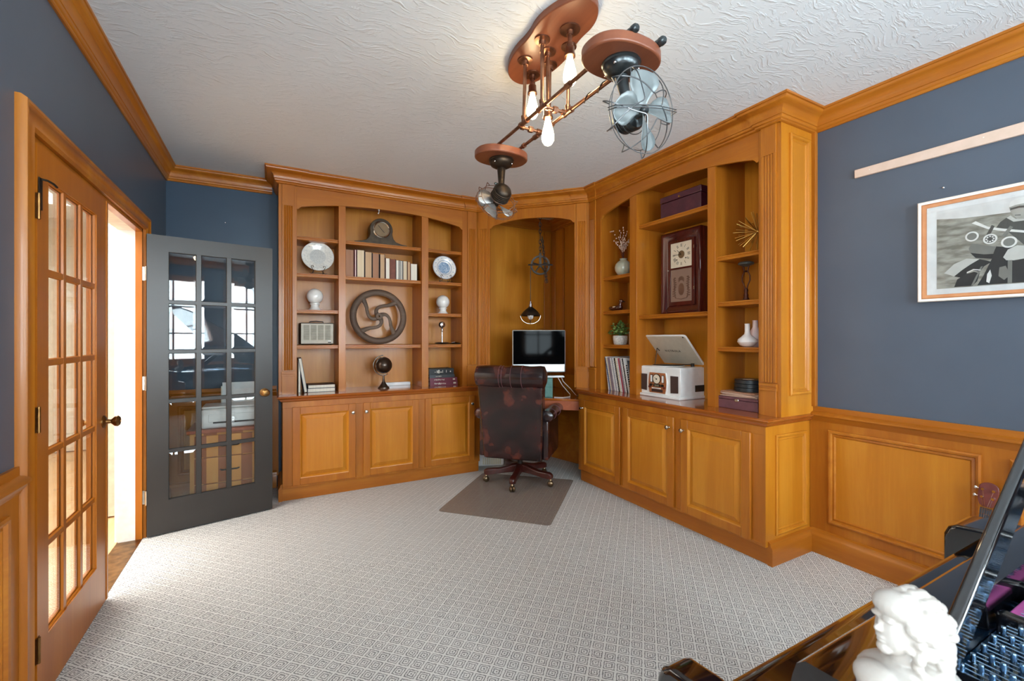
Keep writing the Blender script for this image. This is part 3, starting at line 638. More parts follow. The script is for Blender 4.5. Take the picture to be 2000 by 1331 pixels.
def finial(loc, label, k=1):
    t = thing('ball_finial', label, 'ornament', loc, group='white ball finials')
    MB().lathe([(r * k, z * k) for r, z in ((.001, 0), (.055, 0), (.056, .006), (.045, .014), (.036, .026), (.033, .04), (.036, .05), (.043, .054), (.043, .06), (.033, .064))], 32).build('base', 'white_ceramic', t)
    b = MB(); b.ball((0, 0, .124 * k), .0685 * k, 32, 22); b.build('ball', 'white_ceramic', t)
finial((.352, 4.30, 1.577), 'white ball finial on a round foot above the old radio'); finial((1.543, 4.30, 1.577), 'white ball finial on a round foot above the microphone', .98)
# radio
t = thing('table_radio', 'old table radio with beige slatted grille and carrying handle', 'radio', (.37, 4.27, 1.27), 2)
b = MB(); b.box(-.137, 0, .006, .137, .15, .196); b.build('case', 'radio_case', t, bevel=.008, seg=3)
b = MB(); b.box(-.132, -.006, .012, .132, .004, .19); b.build('face', 'radio_face', t, bevel=.003)
b = MB()
for c in range(4):
    for r in range(17): b.box(-.112 + c * .058, -.0085, .045 + r * .0078, -.112 + c * .058 + .046, -.005, .045 + r * .0078 + .004)
b.build('grille_slats', 'radio_grille', t, smooth=False)
tbox('badge', 'book_black', t, .086, -.009, .02, .112, -.005, .028); tbox('badge_plate', 'white_plastic', t, .086, -.009, .031, .112, -.005, .039)
b = MB(); b.tube([(-.06, .07, .19), (-.055, .07, .206), (0, .07, .212), (.055, .07, .206), (.06, .07, .19)], .005, 8); b.build('handle', 'radio_case', t)
for s in (-1, 1): MB().cyl((s * .115, .03, 0), (s * .115, .03, .012), .009, 10).build('foot', 'radio_case', t)
# iron wheel with four S-curved spokes
t = thing('iron_wheel', 'large round cast iron wheel with four curved spokes', 'wheel', (.914, 4.30, 1.272))
M = Matrix.Rotation(radians(-7), 4, 'X') @ Matrix.Translation((0, 0, .266))
b = MB(); b.xf(M)
n = 64; rings = []
for i in range(n + 1):
    a = 2 * pi * i / n; rings.append([((.2345 + .030 * cos(q)) * cos(a), .021 * sin(q) * (1 if abs(cos(q)) < .8 else .8), (.2345 + .030 * cos(q)) * sin(a)) for q in [2 * pi * j / 12 for j in range(12)]])
b.loft(rings, cap=False); b.build('rim', 'iron_wheel', t)
for k in range(4):
    b = MB(); P_ = [(.008, 135), (.03, 127), (.057, 114), (.078, 100), (.096, 84), (.114, 67), (.136, 53), (.165, 46), (.20, 42), (.225, 40)]; pts = []
    for i in range(len(P_) - 1):
        for q_ in (0, .33, .66): rr_ = P_[i][0] + (P_[i + 1][0] - P_[i][0]) * q_; a = radians(P_[i][1] + (P_[i + 1][1] - P_[i][1]) * q_ + 90 * k); pts.append((rr_ * cos(a), 0, rr_ * sin(a)))
    b.xf(M @ Matrix.Scale(.62, 4, (0, 1, 0))); b.tube(pts, lambda s: .015 + .012 * abs(2 * s - 1) ** 2.5, 10); b.build('spoke', 'iron_wheel', t)
b = MB(); b.xf(M); b.lathe([(.008, -.02), (.03, -.02), (.034, -.014), (.034, .014), (.008, .014)], 24, axis='y'); b.build('hub', 'iron_wheel', t)
# microphone and dish
t = thing('desk_microphone', 'vintage chrome desk microphone on an oval grey base', 'microphone', (1.527, 4.28, 1.27), 0)
b = MB(); b.ball((0, 0, .011), .075, 24, 10, (1, .8, .15)); b.build('base', 'gun_metal', t)
MB().lathe([(.009, .012), (.009, .02), (.0065, .024), (.0065, .12), (.011, .126), (.012, .155), (.007, .165)], 16).build('stem', 'chrome', t)
b = MB(); b.lathe([(.001, -.02), (.022, -.02), (.03, -.012), (.031, .012), (.024, .02), (.001, .022)], 24, (0, 0, .196), axis='y'); b.build('head', 'iron_dark', t)
b = MB(); b.lathe([(.001, -.026), (.014, -.025), (.025, -.02), (.025, -.017), (.001, -.017)], 24, (0, 0, .196), axis='y'); b.build('grille', 'chrome', t)
t = thing('metal_dish', 'shallow dark oval dish with a silver clip, next to the microphone', 'dish', (1.665, 4.27, 1.27))
MB().lathe([(.001, .0), (.05, .0), (.062, .012), (.058, .012), (.046, .004), (.001, .004)], 24).build('dish', 'gun_metal', t)
b = MB(); b.tube([(-.04, 0, .013), (-.01, -.012, .02), (.02, 0, .016), (.045, .004, .013)], .006, 8); b.build('clip', 'chrome', t)
# globe
t = thing('desk_globe', 'small dark bronze desk globe on a cone foot', 'globe', (.945, 4.27, .86))
MB().lathe([(.001, 0), (.053, 0), (.052, .008), (.04, .018), (.024, .04), (.012, .065), (.009, .085), (.008, .1), (.006, .124), (.001, .125)], 28).build('foot', 'globe_metal', t)
tl = radians(23); b = MB(); pts = []
for i in range(21):
    a = radians(70 + 23) + radians(180 + 14) * i / 20; pts.append((.094 * cos(a), 0, .215 + .094 * sin(a)))
b.tube(pts, .0055, 8); b.build('meridian_arm', 'nickel', t)
b = MB(); b.xf(Matrix.Translation((0, 0, .215)) @ Matrix.Rotation(-tl, 4, 'Y')); b.ball((0, 0, 0), .078, 32, 20); b.cyl((0, 0, -.1), (0, 0, .1), .003, 8); b.build('sphere', 'globe_metal', t)
# mantel clock
t = thing('mantel_clock', 'dark tambour mantel clock on the top shelf of the left bookcase', 'clock', (.917, 4.28, 2.205))
pr = [(-.245, 0), (.245, 0), (.24, .012), (.18, .02), (.135, .035), (.112, .06), (.103, .09)]
arc = [(.105 * cos(a), .138 + .105 * sin(a)) for a in [radians(-15 + 210 * i / 20) for i in range(21)]]
b = MB(); b.prism(pr + arc + [(-x, z) for x, z in pr[:1:-1]][0:] , -.05, .05, axis='y'); b.build('case', 'bronze_dark', t, bevel=.003)
MB().lathe([(.064, -.052), (.078, -.052), (.08, -.058), (.072, -.064), (.064, -.058)], 36, (0, 0, .138), axis='y').build('bezel', 'nickel', t)
MB().lathe([(.001, -.053), (.066, -.053), (.066, -.05), (.001, -.05)], 36, (0, 0, .138), axis='y').build('dial', 'dial_brass', t)
b = MB()
for a, l in ((130, .048), (-45, .036)): b.tube([(0, -.056, .138), (l * cos(radians(a)), -.056, .138 + l * sin(radians(a)))], .0022, 6)
b.build('hands', 'ink', t)
# row of books, fore-edges to the room
def book(loc, w, h, d, cover, pages, label, group, rz=0, tilt=0, name='book', hollow=True):
    t = thing(name, label, 'book', loc, rz, group); c = .0035 if w > .02 else .0018
    M = Matrix.Rotation(radians(tilt), 4, 'Y')
    b = MB(); b.xf(M); b.box(0, 0, 0, c, d, h); b.box(w - c, 0, 0, w, d, h); b.box(0, d - c, 0, w, d, h); b.build('cover', cover, t, smooth=False)
    b = MB(); b.xf(M); b.box(c, .004, .003, w - c, d - c, h - .004); b.build('pages', pages, t, smooth=False); return t
G = 'books in the row on the middle shelf'
row = [(.605, .070, .246, 'book_brown', 'brown_paper', 'brown book at the left end of the middle shelf row'),
 (.684, .012, .25, 'lp_red', 'white_paper', 'thin red-edged book leaning beside the brown end book'),
 (.702, .067, .252, 'book_dark', 'cream_paper', 'tallest book in the row, wide cream fore-edge'),
 (.773, .062, .240, 'book_dark', 'tan_paper', 'tan-paged book just right of the tallest one'),
 (.840, .060, .232, 'book_dark', 'brown_paper', 'book with pinkish brown fore-edge in the row'),
 (.908, .046, .229, 'book_dark', 'tan_paper', 'last of the tall books, narrow tan fore-edge'),
 (.960, .040, .198, 'book_rust', 'white_paper', 'medium pale-paged book right after the tall ones'),
 (1.003, .050, .194, 'book_brown', 'book_brown', 'brown-spined book turned spine outwards mid row'),
 (1.056, .031, .187, 'book_dark', 'white_paper', 'short white-paged book with dark covers'),
 (1.089, .013, .186, 'book_black', 'white_paper', 'thinnest white book, left one of the pair'),
 (1.104, .016, .184, 'book_black', 'white_paper', 'thin white book, right one of the pair'),
 (1.123, .042, .184, 'book_dark', 'cream_paper', 'short grey-cream book near the right end'),
 (1.168, .027, .180, 'book_rust', 'tan_paper', 'narrow tan book before the wide white one'),
 (1.197, .066, .165, 'book_dark', 'white_paper', 'shortest and widest white-paged book of the row')]
for x, w, h, c, p, l in row: book((x - .004, 4.235, 1.888), w, h, .16, c, p, l, G)
book((.218, 4.235, .86), .014, .275, .2, 'white_paper', 'white_paper', 'white book leaning in the bottom left bay', 'leaning books', tilt=0)
book((.262, 4.225, .86), .026, .30, .21, 'book_navy', 'white_paper', 'tall navy book leaning in the bottom left bay', 'leaning books', tilt=-9)
def flatbook(loc, w, d, h, cover, spine_marks, label, group, rz=0, pages='white_paper'):
    t = thing('book', label, 'book', loc, rz, group)
    b = MB(); b.box(0, 0, 0, w, d, .003); b.box(0, 0, h - .003, w, d, h); b.box(0, 0, .002, w, .003 if spine_marks is not None else .0, h - .002) if spine_marks is not None else b.box(0, d - .003, 0, w, d, h)
    b.build('cover', cover, t, smooth=False)
    b = MB(); b.box(.004, .0035, .003, w - .004, d - .004, h - .003); b.build('pages', pages, t, smooth=False)
    if spine_marks:
        b = MB()
        for x0, x1, z0, z1 in spine_marks: b.box(w * x0, -.0006, h * z0, w * x1, .0005, h * z1)
        b.build('spine_lettering', 'gilt', t, smooth=False)
    return t
def marks(a, n, step, seed):
    r = random.Random(seed); return [(a + i * step, a + i * step + step * r.uniform(.3, .7), r.uniform(.25, .4), r.uniform(.55, .75)) for i in range(n)]
G = 'stacked books in the bottom right bay'
flatbook((1.385, 4.23, .86), .29, .18, .040, 'book_maroon', marks(.16, 12, .035, 1) + [(.84, .94, .3, .7)], 'maroon book at the bottom of the stack of four', G)
flatbook((1.383, 4.232, .9), .285, .18, .036, 'book_maroon', marks(.16, 11, .035, 2) + [(.84, .92, .3, .7)], 'maroon book second from the bottom of the stack', G, -1)
flatbook((1.380, 4.23, .936), .262, .175, .030, 'book_grey', marks(.25, 8, .03, 3), 'thin dark grey book under the thick black one', G)
flatbook((1.378, 4.23, .966), .255, .175, .062, 'book_black', [(.22, .25, .4, .5), (.30, .34, .3, .7), (.36, .41, .25, .8), (.44, .50, .35, .5), (.53, .55, .3, .75), (.68, .70, .35, .75), (.84, .88, .4, .6)], 'thick black book on top of the stack of four', G)
G = 'pair of lying books in the bottom left bay'
flatbook((.288, 4.225, .86), .225, .19, .034, 'book_grey', None, 'dark-covered lying book beneath the cream one', G)
flatbook((.290, 4.222, .894), .222, .18, .030, 'book_dark', None, 'cream-paged lying book on top of the dark one', G, 0, 'white_paper')
tag(tbox('white_strip', 'white_plastic', None, 1.00, 4.44, .86, 1.25, 4.475, .892, bevel=.004), 'white strip at the back of the left countertop behind the globe', 'power strip')  # plain white strip along the back of the counter
b = MB(); b.cyl((.885, 4.19, 2.507), (.885, 4.19, 2.515), .008, 10); b.tube([(.885, 4.19, 2.508), (.885, 4.187, 2.49), (.879, 4.18, 2.474), (.873, 4.182, 2.48)], .0025, 6)
tag(b.build('hook', 'white_plastic'), 'small white hook under the middle of the left arched valance', 'hook')

# ---------------------------------------------------------------- right bookcase contents (front faces -x, so rz = -90)
t = thing('vase', 'round green marbled vase on the upper left shelf of the right bookcase', 'vase', (2.80, 3.045, 1.888))
MB().lathe([(.001, 0), (.03, 0), (.032, .004), (.055, .02), (.072, .05), (.077, .078), (.07, .108), (.052, .13), (.033, .142), (.029, .15), (.034, .158), (.03, .158), (.025, .15), (.001, .14)], 36).build('body', 'vase_green', t)
t = thing('willow_bunch', 'bunch of pussy willow twigs with pale buds in the green vase', 'dried branches', (2.80, 3.045, 2.03))
rr = random.Random(4)
tips = [(-.02, -.02, .30), (.0, .05, .29), (-.03, .03, .22), (.03, -.05, .20), (.01, .01, .24), (-.02, -.06, .16), (.03, .06, .17), (-.02, .1, .20), (0, .02, .18), (.02, -.02, .27), (-.03, .0, .15), (.02, -.07, .21)]
for i, tp in enumerate(tips):
    b = MB(); p = [(0, 0, 0), (tp[0] * .3, tp[1] * .25, tp[2] * .5), (tp[0] * .8, tp[1] * .8, tp[2] * .85), tp]; b.tube(p, .0018, 5, .001); tw = b.build('twig', 'twig', t)
    q = MB()
    for k in range(7):
        s = .35 + .1 * k; a = Vector(p[1]).lerp(Vector(p[3]), max(0, (s - .3) / .7)); q.ball((a.x + rr.uniform(-.007, .007), a.y + rr.uniform(-.007, .007), a.z), .0062, 7, 5, (.8, .8, 1.4))
    q.build('buds', 'willow_bud', tw)
b = MB(); p = [(0, 0, 0), (0, .05, .12), (-.02, .09, .26), (-.03, .13, .285)]; b.tube(p, .0018, 5); tw = b.build('twig', 'twig', t)
q = MB(); [q.ball((-.01 - .02 * k / 6, .04 + .098 * k / 6 , .14 + .145 * min(1, k / 4)), .0065, 7, 5, (.8, 1.3, .9)) for k in range(7)]; q.build('buds', 'willow_bud', tw)
# duck
t = thing('duck_figurine', 'small dark carved wooden duck figurine facing right', 'figurine', (2.78, 3.11, 1.577), -90)
rings = []
for x, z, w, hh in ((-.115, .035, .004, .004), (-.10, .034, .016, .009), (-.07, .03, .03, .018), (-.03, .027, .038, .025), (.02, .028, .038, .027), (.05, .03, .03, .025), (.066, .035, .014, .014), (.07, .037, .004, .005)):
    rings.append([(x, w * cos(a), z + hh * sin(a)) for a in [2 * pi * j / 16 for j in range(16)]])
b = MB(); b.loft(rings); b.tube([(.045, 0, .04), (.05, 0, .065), (.055, 0, .08)], lambda s: .018 - .004 * s, 12); b.ball((.058, 0, .086), .0195, 16, 12, (1.15, .9, 1)); b.box(-.05, -.012, 0, .05, .012, .01)
b.build('body', 'duck_brown', t); b = MB(); b.loft([[(.072, .007 * cos(a), .084 + .007 * sin(a)) for a in [pi * j / 4 for j in range(8)]], [(.108, .005 * cos(a), .079 + .0025 * sin(a)) for a in [pi * j / 4 for j in range(8)]]]); b.build('bill', 'iron_dark', t)
b = MB(); [b.ball((.062, s * .0155, .09), .004, 8, 6) for s in (-1, 1)]; [b.ball((.0, s * .033, .036), .014, 8, 6, (1.6, .35, .6)) for s in (-1, 1)]; b.build('painted_markings', 'duck_white', t)
# potted plant
t = thing('potted_plant', 'small leafy green plant in a white ribbed pot', 'plant', (2.80, 3.085, 1.272))
MB().lathe([(.001, 0), (.052, 0), (.06, .012), (.065, .05), (.066, .075), (.062, .082), (.057, .08), (.055, .068), (.001, .068)], 28).build('pot', 'pot_white', t)
rr = random.Random(9); b = MB(); st = MB()
for i in range(230):
    a = rr.uniform(0, 2 * pi); el = rr.uniform(.1, 1.45); r = rr.uniform(.05, .115); c = Vector((r * cos(a) * cos(el), r * sin(a) * cos(el) * 1.05, .085 + r * sin(el) * 1.15))
    if c.x > .1: continue
    u = Vector((rr.uniform(-1, 1), rr.uniform(-1, 1), rr.uniform(-.5, 1))).normalized(); v = u.cross(Vector((rr.uniform(-1, 1), rr.uniform(-1, 1), rr.uniform(-1, 1)))).normalized(); l, w = rr.uniform(.010, .017), rr.uniform(.005, .008)
    nrm = u.cross(v) * .0015; b.cm = rr.choice((0, 0, 1)); b.add([c - u * l, c - v * w + nrm, c + u * l, c + v * w + nrm], [(0, 1, 2, 3)])
    if i % 6 == 0: st.tube([(0, 0, .07), tuple(Vector((0, 0, .09)).lerp(c, .5)), tuple(c)], .001, 4)
o = b.build('foliage', ['leaf', 'leaf_light'], t, smooth=False); st.build('stems', 'leaf', t)
t = thing('small_frame', 'small pale pink upright card frame behind the potted plant', 'frame', (2.86, 2.975, 1.272), -82)
MB().box(-.055, 0, 0, .055, .012, .118).build('frame_body', 'card_pink', t, bevel=.002); MB().box(-.045, -.001, .01, .045, .003, .108).build('picture', 'white_paper', t)
# leaning records
G = 'records leaning in the bottom left bay of the right bookcase'
mats = ['lp_white', 'lp_blue', 'lp_cream', 'lp_mauve', 'lp_mauve', 'lp_white', 'lp_grey', 'lp_white', 'lp_black', 'lp_cream', 'lp_white', 'lp_red', 'lp_mauve', 'lp_white', 'lp_black', 'lp_white']
desc = {'lp_white': 'white', 'lp_blue': 'blue', 'lp_cream': 'cream', 'lp_mauve': 'mauve', 'lp_grey': 'grey', 'lp_black': 'black', 'lp_red': 'red'}
tot = len(mats); seen = {}
for i, m in enumerate(mats):
    y = 3.125 - i * .0172; seen[m] = seen.get(m, 0) + 1; nth = ['first', 'second', 'third', 'fourth', 'fifth', 'sixth', 'seventh'][seen[m] - 1]
    lab = '%s record sleeve from the left with a %s spine, leaning on the shelf' % (nth, desc[m])
    if i == tot - 1: lab = 'rightmost leaning record with its dark picture cover in view'
    t = thing('record_sleeve', lab, 'record', (2.70, y - .0001, .86), -90, G)
    w = .0085 if i < tot - 1 else .010; tl = -13 if i else -9
    M = Matrix.Rotation(radians(tl), 4, 'Y'); b = MB(); b.xf(M); b.box(-w / 2 * 1.6, 0, .001, w / 2 * 1.6, .295, .305 - .002 * (i % 3)); b.build('sleeve', m, t, bevel=.001)
    b = MB(); b.xf(M)
    q = random.Random(i)
    for k in range(14): zz = .03 + k * .018; b.box(-.0009, -.0004, zz, .0009, .001, zz + q.uniform(.006, .014))
    b.build('spine_print', 'photo_dark' if m != 'lp_black' else 'gilt', t, smooth=False)
    if i == tot - 1:
        b = MB(); b.xf(M); b.box(w * .8 - .0002, .03, .02, w * .8 + .0008, .28, .28); b.build('cover_picture', 'lp_cover', t, smooth=False)
        b = MB(); b.xf(M)
        for k in range(10): b.box(w * .8, .006, .05 + k * .02, w * .8 + .0012, .022, .05 + k * .02 + .012)
        b.build('cover_lettering', 'ink', t, smooth=False)
# purple-brown box on the top shelf
t = thing('wooden_box', 'dark purple-brown lidded wooden box on the top middle shelf', 'box', (2.735, 2.36, 2.268), -90)
b = MB(); b.box(-.19, 0, 0, .19, .22, .125); b.build('body', 'purple_wood', t, bevel=.003); MB().box(-.193, -.003, .128, .193, .223, .175).build('lid', 'purple_wood', t, bevel=.004)
b = MB(); b.cyl((0, -.012, .14), (0, .0, .14), .007, 12); b.build('catch', 'brass', t); b = MB(); b.cyl((.193, .11, .14), (.203, .11, .14), .007, 12); b.build('side_knob', 'brass', t)
# ogee wall clock
t = thing('wall_clock', 'tall mahogany case clock with square white dial and etched lower glass', 'clock', (2.872, 2.475, 1.522), -90)
b = MB(); b.box(-.198, .02, 0, .198, .11, .668); b.build('case', 'mahogany', t, bevel=.002)
b = MB(lambda a, d, z: (a, .02 - d, z)); w = .075
prof = [(0, 0), (0, .02), (.012, .03), (.03, .024), (.05, .008), (.068, .004), (w, 0)]; rings = []
for (a, z, sa, sz) in ((-.198, 0, 1, 1), (.198, 0, -1, 1), (.198, .668, -1, -1), (-.198, .668, 1, -1)): rings.append([(a + sa * o, h, z + sz * o) for o, h in prof])
rings.append(rings[0]); b.loft(rings, cap=False); b.build('ogee_frame', 'mahogany', t, ang=60)
dr = MB(); dr.box(-.128, .006, .072, -.105, .02, .596); dr.box(.105, .006, .072, .128, .02, .596); dr.box(-.11, .006, .072, .11, .02, .102); dr.box(-.11, .006, .576, .11, .02, .598); dr.box(-.11, .006, .362, .11, .02, .376); dr = dr.build('door_frame', 'mahogany', t, bevel=.001)
MB().box(-.106, .014, .376, .106, .018, .577).build('dial', 'clock_dial', t, smooth=False)
cx, cz = 0, .478; b = MB()
for k in range(12):
    a = radians(90 - 30 * k); n = [2, 1, 2, 3, 2, 1, 2, 3, 4, 2, 1, 2][k]; 
    for j in range(n):
        off = (j - (n - 1) / 2) * .0075; c = Vector((cos(a), 0, sin(a))); tv = Vector((-sin(a), 0, cos(a)))
        p0 = Vector((cx, .0132, cz)) + c * .062 + tv * off; p1 = Vector((cx, .0132, cz)) + c * .086 + tv * off * 1.15; b.tube([tuple(p0), tuple(p1)], .0016, 4)
b.ball((-.043, .0132, .44), .005, 8, 5); b.ball((.043, .0132, .445), .005, 8, 5)
b.build('numerals', 'ink', t); MB().lathe([(.001, .0115), (.029, .0115), (.031, .014), (.001, .014)], 28, (0, 0, cz), axis='y').build('centre_opening', 'dial_brass', t)
b = MB()
for a, l in ((178, .078), (135, .055)): b.tube([(0, .0105, cz), (l * cos(radians(a)), .0105, cz + l * sin(radians(a)))], .0018, 5)
b.build('hands', 'ink', t)
MB().box(-.106, .014, .101, .106, .018, .363).build('lower_glass', 'etched_glass', t, smooth=False)
b = MB()
b.ball((0, .0135, .2), .034, 20, 12, (.85, .03, 1.45))
for k in range(7): a = radians(30 + 20 * k); b.ball((.026 * cos(a), .013, .262 + .026 * sin(a)), .02, 10, 6, (.28 if k != 3 else .3, .05, 1.0))
for s in (-1, 1):
    for k in range(9): b.ball((s * (.074 - .002 * k + .006 * sin(k)), .013, .15 + .018 * k), .013, 8, 5, (1.0, .05, .5)); b.ball((s * (.058 + .002 * k), .013, .14 + .018 * k), .010, 8, 5, (1.0, .05, .5))
    b.tube([(s * .066, .0135, .30), (s * .07, .0135, .2), (s * .055, .0135, .13), (0, .0135, .122)], .0028, 5)
b.build('etched_pineapple', 'etch_dark', t)
b = MB(); b.ball((-.118, .0, .36), .007, 10, 8); b.build('door_knob', 'nickel', t)
for z in (.20, .52): MB().box(.124, .003, z - .012, .13, .008, z + .012).build('hinge', 'nickel', t)
# record player
t = thing('record_player', 'white retro record player with open lid and copper radio panel', 'record player', (2.715, 2.565, .86), -90)
b = MB(); b.box(-.222, .008, .02, .222, .30, .242); b.build('case', 'player_white', t, bevel=.004)
b = MB(); b.box(-.232, -.012, 0, .23, .305, .022); b.build('plinth', 'player_white', t, bevel=.006, seg=3)
b = MB(); b.box(-.222, .004, .205, .222, .01, .209); b.box(-.222, .003, .218, .222, .0085, .221); b.build('front_bead', 'player_white', t)
def bulged(x0, x1, z0, z1, k):
    pts = []
    for i in range(9): s = i / 8; pts.append((x1 + k * sin(pi * s), z0 + (z1 - z0) * s))
    for i in range(9): s = 1 - i / 8; pts.append((x0 - k * sin(pi * s), z0 + (z1 - z0) * s))
    return pts
MB().prism(bulged(-.083, .087, .028, .2, .012), -.0005, .009, axis='y').build('panel_surround', 'player_white', t)
MB().prism(bulged(-.078, .082, .034, .195, .012), -.003, .003, axis='y').build('radio_panel', 'player_panel', t)
for s in (-1, 1):
    x = -.148 if s < 0 else .166
    MB().prism([(x - .036, .05), (x + .030, .045), (x + .034, .178), (x - .036, .178)] if s < 0 else [(x - .034, .045), (x + .036, .05), (x + .036, .178), (x - .036, .178)], .002, .009, axis='y').build('speaker', 'speaker_cloth', t)
MB().lathe([(.001, -.008), (.036, -.008), (.04, -.003), (.001, -.003)], 32, (0, 0, .145), axis='y').build('tuning_dial', 'clock_dial', t)
b = MB(); b.lathe([(.036, -.009), (.0405, -.009), (.0405, -.003), (.036, -.003)], 32, (0, 0, .145), axis='y'); b.tube([(0, -.0095, .145), (-.02, -.0095, .157)], .0012, 4); b.ball((0, -.009, .145), .006, 8, 6); b.build('dial_ring', 'bronze_dark', t)
for x in (-.056, .062):
    MB().box(x - .013, -.006, .115, x + .013, -.002, .178).build('meter_frame', 'bronze_dark', t, bevel=.003); MB().box(x - .009, -.0075, .12, x + .009, -.005, .173).build('meter', 'white_plastic', t)
MB().box(-.036, -.006, .083, .036, -.002, .105).build('display_bezel', 'iron_dark', t, bevel=.002); MB().box(-.022, -.0075, .086, .022, -.005, .1).build('display', 'lcd', t)
for x in (-.056, .06): MB().cyl((x, -.016, .096), (x, -.002, .096), .011, 14).build('selector_knob', 'bronze_dark', t)
for x in (-.073, .078): MB().cyl((x, -.014, .08), (x, -.002, .08), .009, 14).build('volume_knob', 'knob_red', t)
for i in range(6): MB().box(-.05 + i * .016, -.010, .067, -.05 + i * .016 + .010, -.002, .075).build('push_button', 'white_plastic', t, bevel=.001)
MB().box(-.055, -.006, .042, .06, -.002, .064).build('tape_slot', 'book_dark', t, bevel=.002)
MB().box(.2205, .17, .055, .226, .285, .105).build('side_cassette_slot', 'book_black', t)
b = MB(); b.box(-.205, .02, .2425, .205, .285, .245); b.lathe([(.001, .2445), (.125, .2445), (.128, .249), (.001, .25)], 40, (-.03, .155, 0)); b.build('turntable_deck', 'player_white', t); b = MB(); b.lathe([(.001, .2505), (.118, .2505), (.118, .2515), (.001, .2515)], 40, (-.03, .155, 0)); b.build('platter_mat', 'book_black', t)
b = MB(); b.tube([(.15, .23, .262), (.14, .1, .262), (.1, .05, .258)], .004, 8); b.cyl((.15, .23, .245), (.15, .23, .27), .014, 14); b.build('tone_arm', 'iron_dark', t)
la = radians(46.5)   # lid, hinged at the back
LM = Matrix.Translation((0, .285, .247)) @ Matrix.Rotation(la, 4, 'X')
b = MB(); b.xf(LM)
rr_ = .02; pts = []
for cx_, cy_, a0 in ((.222 - rr_, -.012, 0), (.222 - rr_, -.335 + rr_, -90), (-.222 + rr_, -.335 + rr_, -180), (-.222 + rr_, -.012, 90)):
    if cy_ > -.02: pts.append((.222 if cx_ > 0 else -.222, 0)); continue
    for i in range(5): a = radians(a0 + (0 if cx_ > 0 else 0) + (90 - 0) * (1 - i / 4)) ; pts.append((cx_ + rr_ * cos(a) , cy_ + rr_ * sin(a)))
pts = [(.222, 0), (.222, -.315), (.216, -.329), (.202, -.335), (-.202, -.335), (-.216, -.329), (-.222, -.315), (-.222, 0)]
LM = Matrix.Translation((0, .285, .247)) @ Matrix.Rotation(-la, 4, 'X'); b.xf(LM)
b.prism(pts, 0, .014); lid = b.build('lid', 'player_white', t, bevel=.003)
b = MB(); b.xf(LM); b.prism([(x * .965, y * .97 - .004) for x, y in pts], -.0015, .001); b.build('lid_lining', 'lid_inner', lid, smooth=False)
for x in (-.195, .195): b = MB(); b.xf(LM); b.ball((x, -.318, -.002), .007, 10, 6, (1, 1, .6)); b.build('lid_bumper', 'ink', lid)
for x in (-.13, .15): b = MB(); b.xf(LM); b.box(x - .025, -.008, -.004, x + .025, .006, .002); b.build('lid_hinge', 'bronze_dark', lid)
tx = text_mesh('lid_lettering', 'VICTROLA', .028, 'ink', lid, (0, 0, 0), (0, 0, 0))
tx.matrix_local = LM @ Matrix.Translation((.005, -.165, -.0022)) @ Matrix.Rotation(pi, 4, 'X')
b = MB(); b.tube([(-.14, .12, .245), (-.135, .135, .34), (-.135, .14, .388)], .0035, 6); b.tube([(-.135, .14, .388), (-.115, .15, .365)], .0035, 6); b.build('lid_stay', 'bronze_dark', t)
# gold spiky sculpture
t = thing('starburst_sculpture', 'gold wire starburst ball on the upper right shelf', 'sculpture', (2.82, 1.80, 1.888))
rr = random.Random(3); c = Vector((0, 0, .145))
MB().ball(tuple(c), .014, 14, 10).build('core', 'gold_rod', t)
k = 0
for i in range(72):
    zz = 1 - 2 * (i + .5) / 72; ph = i * 2.399963; r = sqrt(1 - zz * zz); d = Vector((r * cos(ph), r * sin(ph), zz)); L = rr.uniform(.12, .148)
    if (c + d * L).z < .003: L = (.143) / max(.2, -d.z) if d.z < 0 else L; L = min(L, .144 / max(1e-3, -d.z))
    if (c + d * L).y < -.105: L = .105 / max(1e-3, -d.y)
    b = MB(); b.tube([tuple(c + d * .01), tuple(c + d * L)], .0016, 5, .0021); b.build('spike', 'gold_rod', t)
# lamp base shaped candle holder
t = thing('candle_holder', 'dark openwork metal candle holder with a wide cup', 'candle holder', (2.80, 1.868, 1.577))
MB().lathe([(.001, 0), (.042, 0), (.036, .006), (.022, .012), (.014, .03), (.016, .04), (.011, .055), (.014, .075), (.009, .09), (.001, .092)], 20).build('foot', 'bronze_red', t)
b = MB(); [b.tube([(0, s * .006, .085), (0, s * .014, .11), (0, s * .028, .14), (0, s * .027, .17), (0, s * .012, .2), (0, s * .016, .222), (0, s * .022, .238)], .0045, 8) for s in (-1, 1)]; b.lathe([(.01, .196), (.016, .2), (.01, .206)], 12); b.build('loop_stem', 'bronze_red', t)
MB().lathe([(.01, .232), (.025, .238), (.047, .246), (.05, .254), (.044, .262), (.02, .264), (.001, .258)], 24).build('cup', 'candle_cup', t)
t = thing('bottle_vase', 'squat white bottle vase with a thin neck, front one', 'vase', (2.775, 1.842, 1.272)); MB().lathe([(.001, 0), (.02, .0), (.045, .012), (.06, .034), (.056, .052), (.035, .07), (.019, .085), (.016, .1), (.0155, .148), (.0175, .154), (.012, .154), (.001, .12)], 32).build('body', 'vase_white', t)
t = thing('bottle_vase', 'taller slim pale pink bottle vase standing behind the squat one', 'vase', (2.90, 1.868, 1.272)); MB().lathe([(.001, 0), (.033, .0), (.046, .018), (.048, .055), (.040, .09), (.023, .12), (.017, .135), (.0165, .175), (.018, .18), (.012, .18), (.001, .14)], 32).build('body', 'vase_pink', t)
